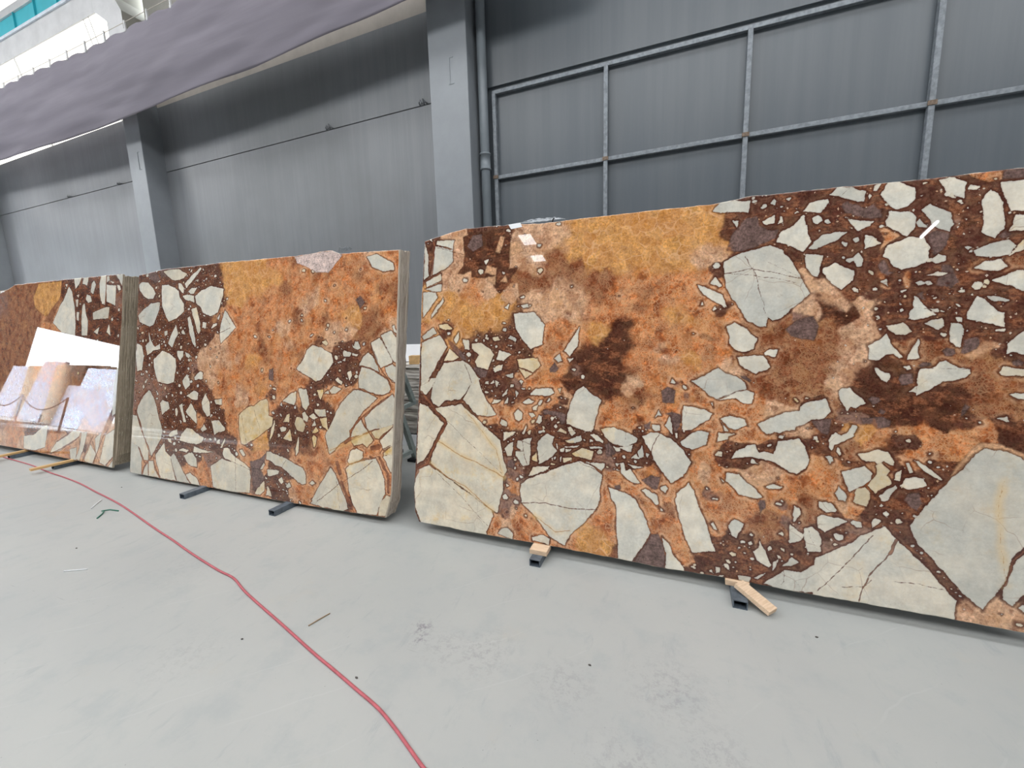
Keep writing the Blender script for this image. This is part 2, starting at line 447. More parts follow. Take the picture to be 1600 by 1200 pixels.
S1_VEINS='''b 20.5 71,939 148,869 212,800 286,733 276,691 226,606 176,519 149,434 72,384 50,319
b 13.4 156,424 218,395
y 6.6 233,596 411,510 547,474 743,398
y 6.7 180,427 338,342 454,305 568,231 668,167
b 3.3 297,744 440,633 600,519 732,416
b 3.3 218,379 435,223 641,57
y 4.2 443,823 571,693 684,575 732,426
b 10.1 185,1404 217,1352 280,1269 219,1177 135,1020
b 6.6 261,1162 377,1173
b 5.3 424,1148 480,1020
b 6.9 54,1739 204,1795
b 6.9 62,1691 213,1724
b 15.9 127,2028 140,2001 126,1782
b 4.5 159,1988 374,1918 522,1885
b 4.2 2023,1668 2150,1686 2278,1655 2386,1618
b 3.4 2023,1673 2159,1650 2278,1625 2365,1599
b 4.1 2125,1757 2150,1703 2182,1649 2199,1544 2232,1422
b 2.4 2232,1714 2306,1674 2378,1627
b 5.8 883,245 1049,268 1191,251 1370,268
y 4.8 975,174 1112,95 1205,119
b 4.2 1713,769 1680,686 1665,604 1654,572
y 1.8 3177,658 3159,582 3159,498 3167,395 3178,292 3182,199
b 7.2 3182,189 3207,308 3243,356
b 14 2801,332 2780,261
b 6 2780,261 2702,144 2663,9
b 4.1 2715,340 2598,169 2495,19
b 3 2783,132 2888,137 2989,129
b 3.2 2591,63 2685,83 2711,123
b 3.4 2007,974 2090,1012 2151,1032
b 1.8 2916,1159 2977,1157 3052,1158
b 3.1 1524,755 1525,711
b 4.9 867,657 879,593 891,537 913,502
b 3.9 824,578 880,583
b 3.9 846,656 928,634
b 4 734,637 824,701
b 4.5 1253,546 1397,495
b 4.9 828,1134 930,1094
b 2.5 2444,337 2459,285 2492,220
b 3.1 2347,105 2349,39 2335,20
b 1.5 2381,73 2415,31
b 2.4 2512,1995 2581,2064
b 2.2 2816,1452 2929,1435'''
S1_ZONES='''a,1200,1977,152 a,1380,1918,173 a,1569,1880,192 a,1781,1897,169 a,1897,1958,103 a,1750,1789,142 a,1498,1791,113 a,375,1500,133 a,216,1561,98 a,551,1473,110 a,1322,1351,70 a,2664,861,39 a,1305,121,77 a,696,1425,67 a,1796,1417,91 a,1853,1197,48 p,1053,1992,108 p,885,1841,86 p,943,2058,76 p,1075,1641,123 p,1216,1513,104 p,1918,1792,68 p,311,2025,48 p,317,1888,58 p,365,1726,76 p,567,1670,64 p,210,1690,49 p,1542,1042,52 p,1768,1196,49 p,1714,1270,43 p,2033,1156,46 p,2282,929,43 p,2605,1202,63 p,2555,1105,64 p,2614,1330,51 p,2518,1511,59 p,2424,1466,48 p,2420,1599,30 p,3100,1235,40 p,2203,583,63 p,751,39,52 p,815,175,43 p,1135,908,40 p,2650,1457,34 p,2383,885,42 p,3189,-74,96 p,1955,555,33 p,2596,467,28 o,471,1622,103 o,1578,1613,140 o,1756,1603,141 o,1316,1509,133 o,1201,1352,128 o,1764,1344,141 o,1620,1421,109 o,1593,1157,95 o,1805,1105,104 o,1941,1018,94 o,1705,1010,86 o,1638,876,80 o,1474,847,75 o,2009,897,46 o,2193,924,70 o,1967,1233,87 o,1962,1412,88 o,1861,1488,90 o,2110,642,97 o,2051,548,85 o,2024,387,92 o,2147,404,89 o,2265,488,68 o,1893,440,75 o,1765,204,77 o,1691,340,64 o,1841,144,62 o,1616,442,65 o,2432,608,54 o,2515,553,52 o,2634,504,51 o,908,106,76 o,889,11,59 o,1381,200,69 o,1432,400,68 o,893,1064,60 o,888,854,77 o,768,784,52 o,1007,935,75 o,1092,1183,74 o,1037,1293,58 o,2764,831,49 o,2861,823,59 o,3086,856,45 o,2723,1580,22 o,2820,1599,21 o,90,1370,50 o,168,1438,39 o,1207,53,55 o,2977,788,36 o,649,841,54 o,680,70,44 o,3146,1091,34 o,808,343,34 o,1643,707,21 r,1038,1841,75 r,1106,1721,106 r,1350,1665,109 r,1651,1590,58 r,1600,1479,59 r,2349,1100,128 r,2245,1200,88 r,2472,1201,101 r,2394,1002,84 r,2522,1332,64 r,844,1739,78 r,978,1721,76 r,1600,930,66 r,3103,1644,45 r,3198,1637,44 r,2852,1229,59 r,2967,1265,47 r,3079,1191,55 r,3103,1090,85 r,3189,1035,73 r,3127,975,64 r,2451,414,53 r,2240,315,69 r,2094,1199,45 r,1558,1118,44 r,1604,817,36 r,1964,1341,33 r,2152,1338,51 r,2970,1115,41 r,2615,756,40 r,2745,627,33 r,1795,318,28 r,2331,1268,61 d,636,1144,99 d,772,1274,96 d,533,1319,83 d,713,995,71 d,839,936,69 d,1096,825,49 d,1223,753,71 d,1059,700,74 d,1306,680,70 d,1145,626,72 d,751,634,70 d,3064,898,35 d,2154,164,70 d,2302,157,67 d,2064,78,65 d,2217,74,56 d,2360,135,48 d,2121,262,38 d,2414,211,48 d,2521,327,46 d,2796,495,70 d,2749,426,49 d,2074,1937,66 d,2194,1993,83 d,2505,2052,89 d,2637,2001,86 d,2457,1795,78 d,2617,1779,75 d,2568,1654,75 d,2772,1577,60 d,2892,1570,69 d,3007,1533,77 d,3137,1525,70 d,3201,1464,58 d,3047,1737,77 d,3155,1727,59 d,2871,1449,80 d,2776,1390,71 d,2965,1385,78 d,3098,1323,60 d,2861,1909,65 d,2997,1982,67 d,3088,1851,61 d,2935,1688,63 d,2767,1796,55 d,2673,1551,56 d,2597,1523,40 d,2403,1733,61 d,2310,2046,62 d,3143,1206,24 d,720,1403,71 d,276,1390,39 d,245,911,39 d,714,396,44 d,1876,2106,34 d,3206,1207,34 d,2174,1649,19 d,2079,1761,46 d,1986,1697,40 d,2024,1481,33 d,2124,1234,26 d,656,669,53 d,1609,667,51 d,1575,588,44 n,1228,1172,111 n,1366,1193,115 n,1484,1310,105 n,1447,1078,98 n,1530,1393,45 n,1333,1035,62 n,2492,1463,53 n,2573,1421,40 n,2903,1023,100 n,2786,956,76 n,3017,1028,72 n,2658,1108,73 n,2831,1081,75 n,3191,921,63 n,2790,802,43 n,2661,981,51 n,1600,938,44 m,782,424,52 m,777,212,61 m,1407,572,38 m,1210,1112,40 m,2549,235,40 m,2664,319,45 m,2323,462,30 m,1666,2,71 m,2909,1842,37 m,2384,1401,30 m,1990,446,46 m,1807,1050,28 m,1876,980,27 m,827,1020,34 m,2383,338,30 m,2243,180,31 m,1470,386,22 m,2637,916,34 m,2755,149,27'''
S1_EDGE={"left": [[54, 2042], [47, 1605], [50, 1043], [50, 437], [44, 203], [61, 66], [97, 2]], "top": [[54, 2042], [273, 2080], [401, 2098], [740, 2086], [921, 2070], [1376, 2069], [1959, 2063], [2147, 2080], [2450, 2074], [2882, 2060], [3211, 2061]], "bot": [[97, 2], [514, -4], [956, 2], [1310, 1], [1480, -3], [1762, -9], [2048, 6], [2393, -3], [2808, 4], [3250, 3]], "right": None}
S2_POLYS='''w -144,1961 -99,1986 14,1974 101,1914 150,1856 109,1803 27,1802 -50,1833 -130,1904
w -139,1636 -40,1699 76,1755 228,1765 225,1689 129,1529 66,1519 -105,1568
w 250,1840 252,1932 357,1931 463,1893 525,1858 537,1805 617,1727 622,1654 518,1594 384,1555 326,1632 267,1720
c 260,2073 381,2085 518,2075 647,2019 592,1981 509,1965 423,1975 342,2018
w 612,1927 722,2003 845,2072 862,2055 726,1941 648,1883
w 511,1933 561,1935 607,1885 602,1828 532,1879
w 675,1850 730,1878 811,1879 766,1825 718,1817
w 587,1807 669,1819 768,1799 772,1736 639,1768
w 784,1793 861,1840 1014,1882 1137,1855 1198,1842 1187,1783 1161,1715 1122,1626 1018,1595 906,1634 871,1686 805,1730
c 728,1671 807,1689 863,1574 886,1461 857,1420 802,1524
w 684,1589 716,1604 771,1504 823,1339 818,1298 766,1349 719,1443
w 912,1542 967,1541 963,1485 908,1486
w 1040,1478 1068,1518 1128,1531 1115,1502
w 1118,1577 1153,1615 1155,1586 1134,1556
w 1174,1515 1225,1648 1303,1571 1381,1481 1285,1405 1186,1337 1166,1416
w 390,1341 428,1416 505,1531 546,1435 499,1372 462,1299
w 16,1322 77,1365 61,1464 114,1365 172,1305 259,1342 263,1288 157,1272 51,1222
w 163,1179 266,1245 299,1272 406,1245 520,1193 535,1109 511,961 427,937 251,953 211,1017 178,1103
w 541,1267 641,1267 636,1215 598,1167 553,1214
w 666,1262 750,1226 728,1195 685,1215
w 594,1456 626,1476 663,1428 604,1434
w 321,1460 372,1470 375,1427 333,1417
w -136,1345 -49,1322 -4,1211 -30,1067 -114,1054 -145,1210
w 644,975 706,1039 749,999 761,937 700,889 664,924
w 821,1011 896,1074 944,1064 948,1004 831,985
w 720,832 829,888 894,870 883,798 803,800
w -77,689 -10,791 114,867 191,800 252,694 295,589 366,466 345,389 264,286 216,206 162,212 137,297 36,420 -29,547 -81,622
w 302,740 335,774 440,757 462,695 395,659 345,624
w 611,734 659,757 681,675 729,575 688,572 649,663
w 714,677 789,768 875,676 891,565 816,611 749,648
w 947,781 996,864 1063,786 1078,667 1034,645 967,711
w 1130,809 1233,824 1237,770 1147,771
w 547,689 571,711 599,671 585,623 559,637
w 1097,609 1201,630 1295,553 1296,533 1208,517 1151,483 1132,541
w 463,430 511,476 594,498 606,452 498,417
w 448,398 499,402 520,356 468,367
w 642,403 663,456 741,524 822,519 888,483 1000,452 972,399 895,377 767,377 651,393
w 949,518 992,572 1041,535 981,500
w 853,297 865,360 961,338 1146,324 963,302
w 718,254 837,301 904,241 925,162 830,163 763,197
w 1184,436 1228,450 1230,411 1186,407
w 1280,327 1306,378 1364,374 1404,319 1378,278 1297,289
w 1233,372 1293,465 1302,446 1262,374
w 625,297 705,325 788,312 757,289
w -155,595 -79,589 -24,481 58,377 140,253 148,146 75,149 -8,262 -163,315 -173,449
w -163,315 -36,271 38,156 41,-18 -157,-13 -176,113
w 81,73 141,123 159,-5 68,-5
w 157,146 229,154 262,71 338,-1 169,-9
w 261,211 400,351 423,268 512,224 554,102 612,-1 356,-4 333,68 283,148
w 512,224 560,260 650,175 722,89 825,-1 621,-5 563,103
w 755,73 818,100 916,60 984,-12 858,-12
w 1117,193 1268,277 1386,259 1500,261 1641,219 1659,146 1653,14 1403,-9 1167,0 1138,106
w 1272,326 1291,377 1349,382 1395,338 1455,305 1569,268 1655,221 1501,233 1371,272 1297,289
y 1473,690 1513,721 1594,773 1662,782 1740,828 1818,850 1839,823 1853,703 1905,697 1896,623 1757,530 1666,476 1559,429 1517,435 1481,566
c 1873,474 1886,577 1920,671 1934,644 1914,551
w 2012,840 2084,898 2168,932 2166,856 2150,815 2075,825
w 2186,937 2227,957 2289,924 2318,828 2286,773 2248,798 2213,885
y 2022,659 2069,725 2099,745 2097,664
y 2159,659 2180,718 2241,709 2286,659 2260,591 2192,608
w 2239,753 2274,764 2312,722 2303,682 2254,701
w 1987,611 2024,627 2069,617 2064,589 2014,577
c 2030,519 2112,611 2143,506
w 2183,456 2219,565 2221,423 2187,385
y 2362,559 2379,578 2415,563 2406,510 2385,473
w 2324,723 2358,742 2417,728 2372,708
w 2367,795 2437,790 2439,747
w 1842,324 1845,398 1897,394 2077,356 2128,343 2203,315 2276,296 2314,248 2312,177 2271,163 2185,198 2109,242 2031,279 1955,289 1888,324
w 1870,189 1860,243 2008,249 1997,221 1909,188
w 1775,234 1811,298 1832,281 1801,236
c 1715,12 1758,73 1833,143 1838,56 1788,12
w 1860,22 1875,106 1903,73 1932,13
w 2000,167 2036,198 2064,156 2040,135
w 2090,124 2125,164 2152,131 2116,109
w 2354,182 2388,204 2423,190 2389,173
w 1493,375 1534,389 1579,336 1552,324
w 2384,55 2472,145 2518,133 2525,-3 2408,32
w 2158,1120 2226,1197 2270,1277 2327,1317 2421,1294 2538,1243 2559,1174 2500,1104 2435,1033 2379,1014 2318,1048 2233,1081
y 2425,1338 2464,1359 2494,1329 2467,1312
w 2760,1294 2774,1348 2806,1344 2829,1294 2798,1281
w 2654,1260 2670,1273 2736,1252 2732,1226 2661,1222
w 2747,1248 2811,1244 2801,1227 2748,1231
w 2706,1100 2743,1109 2755,1076 2731,1033
w 2583,1033 2615,1055 2661,1022 2651,1001
w 2531,950 2574,990 2653,967 2610,932 2555,925
y 2388,945 2463,956 2464,922 2439,868
w 2652,1192 2683,1218 2680,1184
w 2476,922 2520,950 2532,924
w 2191,955 2276,950 2303,889 2318,837 2286,773 2241,824
w 2374,778 2494,798 2503,738 2429,733
w 2323,731 2369,760 2399,736 2372,712
y 2435,721 2509,730 2531,624 2467,662
w 2239,744 2275,755 2313,704 2290,685
w 2352,645 2384,700 2398,657
y 2355,593 2398,649 2435,617 2390,596
w 2820,1160 2864,1227 2904,1256 2947,1228 3001,1155 3014,1110 2941,1137 2857,1152
w 2931,1334 3011,1367 3064,1309 3133,1213 3135,1181 3072,1152 3033,1135 2989,1195 2939,1293
w 3021,1383 3113,1426 3170,1365 3193,1181 3149,1189 3096,1269
w 3122,1454 3140,1470 3173,1397 3143,1413
w 3072,1139 3135,1172 3181,1133 3186,1030 3146,1036 3095,1091
w 2823,1011 2820,1060 2847,1144 2931,1129 3015,1090 3096,1051 3129,980 3111,955 3052,933 2950,949 2866,975 2824,977
w 2510,605 2557,677 2607,774 2637,835 2767,959 2846,961 2930,940 3008,910 2955,859 2875,797 2826,736 2756,640 2753,590 2696,551 2600,501 2533,486
w 2505,587 2638,818 2832,828 2826,736 2756,640 2753,590 2706,569 2558,437
w 2898,749 2957,810 3055,888 3151,941 3193,879 3199,736 3142,708 3045,677 2944,654 2923,677
w 2769,591 2778,642 2857,738 2902,675 2934,653 2863,615
y 2771,566 2863,615 2945,637 2967,606 2989,584 2950,548 2930,522 2888,551 2805,527
y 2965,647 3045,677 3162,717 3163,694 3086,648 3038,604 3008,601
w 3049,589 3163,694 3188,560 3121,538 3082,519
y 3084,495 3178,567 3182,496 3094,480
w 3085,471 3181,504 3193,354 3159,366 3117,426
w 2747,405 2775,483 2827,512 2891,485 2893,444 2853,415 2769,382
w 2729,336 2770,374 2894,420 3016,448 3058,396 3102,312 3118,194 3072,108 3047,23 2862,12 2806,87 2769,182 2754,272
w 2575,337 2622,291 2670,212 2741,103 2766,32 2703,-3 2569,12 2374,19 2448,159
c 3057,25 3072,115 3128,179 3173,177 3153,87 3126,27
k 2082,2068 2268,2077 2498,2086 2611,2038 2529,1960 2470,1907 2329,1917 2221,1973 2112,2011
w 2861,1998 2951,2018 3109,1933 3122,1879 3013,1878 2910,1921
g 1642,289 1759,322 1842,391 1820,267 1682,128
g 192,2198 407,2157 453,2036 225,2004
g -102,2075 99,2109 225,2004 150,1961
g 1829,1103 1885,1124 1892,1003 1834,1021
g 2761,1673 2806,1699 2855,1651 2811,1598
g 1692,47 1681,233 1775,234 1846,158 1720,31'''
S2_VEINS='''b 5 2448,47 2574,140 2648,201 2764,273 2897,354 2986,429
b 3.9 2634,275 2650,175 2685,20
b 15.1 2758,607 2797,685 2877,756 2996,845 3112,923
b 7.4 2868,739 2924,660 2999,584
b 9.1 2945,650 3035,676
b 7.2 3039,596 3096,641 3162,701
b 7.2 3054,492 3082,527 3150,557
r 40.9 2981,526 3041,539
r 21.5 3055,460 3099,384 3140,348 3147,206
b 6.5 2893,436 2975,448 3045,467
y 4.9 2556,471 2718,536 2843,597 2945,646
y 4.7 2769,382 2894,420
r 28.5 2718,545 2760,573
r 32.8 2639,377 2676,297
r 24.8 2691,231 2738,153 2808,46
b 3.8 2754,264 2730,319
b 7.5 2821,1152 2942,1129 3024,1098 3106,1051 3149,972
b 7.4 2933,1310 3022,1139 3085,1075 3186,1022
b 5.4 3011,1375 3096,1261 3149,1181
b 3.6 3062,1147 3139,1185
b 7.6 2771,971 2909,956 3033,924 3131,956
b 2.8 2783,951 2851,862 2896,807
b 17.4 -109,609 -78,700 8,803 77,861
b 11.5 -70,600 -7,505 58,377 137,297 180,214
b 14.3 -27,271 57,147 96,119
b 19 371,391 232,229 183,171 114,120 49,4
b 13.8 226,196 259,103 355,6
b 8 513,203 573,83 620,5
b 5.8 1446,323 1472,19
b 4.6 1508,692 1544,561 1586,441
b 4.3 2031,279 2078,338
b 4.5 1663,749 1740,603 1750,539
b 4.7 1356,276 1641,219
b 6.1 1164,1436 1309,1478
b 4.8 1237,1573 1307,1512'''
S2_ZONES='''d,-5,1986,228 d,316,2017,201 d,721,2003,174 d,1005,2014,152 d,129,1649,206 d,648,1632,175 d,938,1622,168 d,1111,1796,119 d,356,1448,166 d,767,1318,141 d,-2,1189,209 d,950,1439,122 d,583,1130,145 d,495,939,130 d,792,948,140 d,227,1776,170 d,1011,1923,151 d,1173,1525,89 d,716,635,173 d,990,833,136 d,513,686,162 d,826,458,139 d,428,427,115 d,1093,658,104 d,1195,486,88 d,639,319,95 d,1720,246,54 d,1958,216,77 d,2423,1050,72 d,2681,1260,80 d,2656,1107,81 d,2406,1364,60 d,2291,888,74 d,2436,790,96 d,2081,717,101 d,2019,495,90 d,2240,513,86 d,2378,577,60 d,1378,384,71 d,-181,1322,126 d,1880,898,52 d,928,344,61 d,1626,463,55 d,2109,233,50 d,2043,63,64 d,2743,53,34 m,-43,989,176 m,82,795,155 m,253,672,118 m,-202,1592,126 m,1687,130,54 m,288,932,134 m,1120,242,74 m,2273,1206,49 m,780,1133,78 a,1451,1953,225 a,1315,2069,145 a,1704,1868,136 a,2698,1564,92 a,1860,1915,93 a,1717,976,108 a,1707,469,81 a,1625,1144,110 a,1286,1846,73 a,2733,1512,68 o,1797,1650,252 o,2235,1900,223 o,2649,1872,196 o,2910,1755,165 o,3040,1602,118 o,3028,1847,108 o,1490,1315,250 o,1978,1203,219 o,2262,1419,185 o,2596,1619,151 o,1673,1031,203 o,2066,987,165 o,1216,1553,88 o,1205,1020,132 o,1348,848,114 o,1445,679,99 o,1581,516,83 o,1717,302,94 o,1547,399,69 o,2260,144,110 o,2322,309,145 o,2459,376,130 o,2594,389,104 o,2450,531,83 o,1306,144,57 o,1128,124,59 o,852,63,62 o,2567,899,82 o,2404,110,60 o,2795,909,45 o,2774,1965,113 o,2455,1729,120 o,912,586,61 o,1168,900,88 o,1930,2032,131 o,1033,173,60 p,1058,1197,135 p,1233,1287,117 p,2248,1659,87 p,2352,1707,73 p,2538,1456,94 p,1962,1478,78 p,1070,1016,105 p,1477,853,98 p,2047,1313,64 p,2369,2050,61 p,2673,1412,80 p,2477,1311,59 p,2835,2010,78 p,3104,1502,53 p,3049,1406,54 p,1242,1139,102 p,2207,1098,62 p,2250,1632,62 p,788,1009,62 p,2191,82,50 p,1413,1199,71 r,2200,1232,75 r,2958,1408,98 r,3030,1797,97 r,3154,1693,74 r,1946,1754,117 r,2377,1891,109 r,2853,1659,100 r,2183,1527,75 r,2466,1519,60 r,2868,1359,78 r,2384,473,108 r,2325,257,85 r,2529,331,94 r,1823,1202,80 r,1649,1428,82 r,2779,1863,79 r,2981,1555,76 r,2082,2020,89 r,1126,1556,59 r,1737,1314,67'''
S2_EDGE={"left": [[-157, 2063], [-145, 987], [-163, 315], [-161, -6]], "top": [[-157, 2063], [258, 2093], [1271, 2090], [1772, 2078], [2226, 2073], [2402, 2084], [2505, 2085], [2588, 2047], [2770, 2046], [3156, 2027]], "bot": [[-161, -6], [408, -13], [971, -8], [1227, -6], [2025, -9], [2479, 1], [2680, 9], [3128, 31]], "right": [[3156, 2027], [3171, 1093], [3168, 542], [3172, 209], [3153, 111], [3128, 31]]}
S3_POLYS='''w 1745,1582 1909,1798 1965,1837 2080,1997 2153,1931 2228,1734 2262,1559 2255,1417 1958,1463
c 2614,1670 2797,1712 2943,1726 2927,1601 2630,1590
w 2722,1990 2750,2076 2855,2074 2860,1904 2845,1769 2793,1761 2741,1861
w 2863,1972 3052,1951 3052,1731 2983,1753 2878,1787
w 2550,1901 2560,2000 2611,2036 2651,1984 2606,1878
w 2455,1835 2478,1884 2553,1861 2585,1799 2505,1783
w 2387,1758 2431,1791 2468,1674 2522,1573 2517,1414 2406,1415 2383,1577
w 2270,1691 2327,1689 2326,1588 2278,1600
w 2239,1835 2295,1838 2293,1751 2255,1753
w 2179,2084 2350,2083 2299,2015 2228,1958
w 2389,2070 2499,2078 2470,1985 2375,2011
w 2828,1760 2861,1778 2864,1748
w 2907,2066 2928,2016 2869,2000 2865,2059
w 3043,2066 3175,2067 3169,1935 3097,2015
w 3068,1960 3119,1947 3147,1898 3098,1891
w 2905,1447 2949,1543 2985,1408
w 2641,1451 2761,1508 2732,1430
w 1989,2023 2047,2030 2031,1990
w 2253,1885 2310,1893 2294,1853
w 2920,2017 3015,1987 2983,1974
a 1245,1903 1361,2071 1905,2070 1900,1903 1812,1749 1740,1635 1527,1674 1392,1732 1301,1779
r 1709,1753 1883,1862 1920,1902 1964,1858 1815,1718 1725,1572 1534,1598
w 1162,175 1404,205 1609,316 1731,356 1723,219 1694,79 1443,24 1177,22
w 1803,15 1953,164 2144,251 2311,325 2480,327 2447,275 2303,193 2154,129 2060,80 1924,37
w 2499,318 2608,326 2565,185 2470,-2 2394,10 2459,126
w 2578,28 2691,196 2805,108 2743,-4 2581,-1
w 2774,271 2890,347 2852,171 2806,89
w 2882,19 2978,325 3157,405 3169,142 3004,-6
w 3056,-10 3149,84 3141,-30
w 2253,108 2402,141 2396,-10 2282,-1
w 3184,1264 3208,1572 3258,618 3084,539 3093,885'''
S3_VEINS='''b 14.9 1637,10 1884,33 2078,102 2266,180 2448,265
b 18.8 2527,-16 2639,172 2736,297
b 15.7 2761,-3 2913,282 3023,395
b 10.5 2723,237 2786,126 2883,10
b 12.7 3004,3 3162,123
b 17.2 1972,176 2181,264 2310,335
b 15.7 1181,210 1485,265
b 8.4 2253,1896 2288,1477
b 18.3 2855,2069 2864,1855 2854,1759
b 41.4 2098,1303 2302,566'''
S3_ZONES='''r,705,1889,328 r,1047,1874,315 r,918,1471,368 r,779,1143,373 r,1234,1626,238 r,1365,1939,118 r,637,809,329 r,1147,825,240 r,1482,678,162 r,2066,853,214 r,2755,732,157 r,407,1309,262 r,1344,1306,165 r,670,478,253 o,1551,1617,161 o,1779,1611,112 o,789,156,175 o,944,330,148 o,1835,160,154 o,1774,2,111 o,2134,73,127 o,891,1,173 o,2214,-29,84 o,1908,1000,175 o,1445,1069,186 m,438,1901,184 m,537,1813,130 m,1012,497,171 m,1807,463,199 m,3046,1785,95 m,2251,1154,168 d,1966,1984,110 d,2188,1897,191 d,2536,1807,182 d,2650,2018,140 d,3035,1924,114 d,2420,1593,205 d,2691,1514,198 d,2934,1649,173 d,3068,1506,151 d,2295,1449,167 d,2572,1373,201 d,2831,1370,175 d,2130,1751,107 d,1368,200,94 d,1671,301,135 d,2535,218,81 d,2245,415,126 d,3018,1368,133 d,2737,944,157 d,2995,881,152 p,2801,169,136 p,2983,255,114 p,2124,184,85 p,623,60,128 p,2529,290,101 p,1059,16,97 p,2678,87,99 p,2339,129,83 p,557,723,103'''
S3_EDGE={"left": None, "top": [[337, 2008], [619, 2061], [738, 2095], [1900, 2088], [3169, 2069]], "bot": [[539, 12], [1109, 16], [2282, -8], [3128, -21]], "right": [[3169, 2069], [3184, 1573], [3168, 1161], [3140, 440], [3128, -21]]}



TCOL = {'a': (208, 152, 84), 'o': (192, 114, 64), 'p': (208, 168, 138), 'r': (118, 66, 42), 'd': (78, 44, 37), 'm': (128, 98, 88),
        't': (200, 156, 120), 'g': (112, 90, 84), 'k': (205, 184, 176), 'n': (72, 40, 31)}
CRK = {'a': .55, 'o': .95, 'p': .7, 'r': .55, 'd': .12, 'm': .15, 't': .2, 'g': .0, 'k': 0, 'n': .10}
FRG = {'a': 0, 'o': .012, 'p': .03, 'r': .02, 'd': .8, 'm': .6, 't': 0, 'g': .0, 'k': 0, 'n': .03}

def parse(polys, veins, zones):
    P = []; V = []
    for ln in polys.split('\n'):
        a = ln.split(); P.append((a[0], [tuple(float(c)/1000 for c in q.split(',')) for q in a[1:]]))
    for ln in veins.split('\n'):
        a = ln.split(); V.append((a[0], float(a[1])/1000, [tuple(float(c)/1000 for c in q.split(',')) for q in a[2:]]))
    Z = []
    for q in zones.split():
        a = q.split(','); Z.append((a[0], float(a[1])/1000, float(a[2])/1000, float(a[3])/1000))
    return P, V, Z

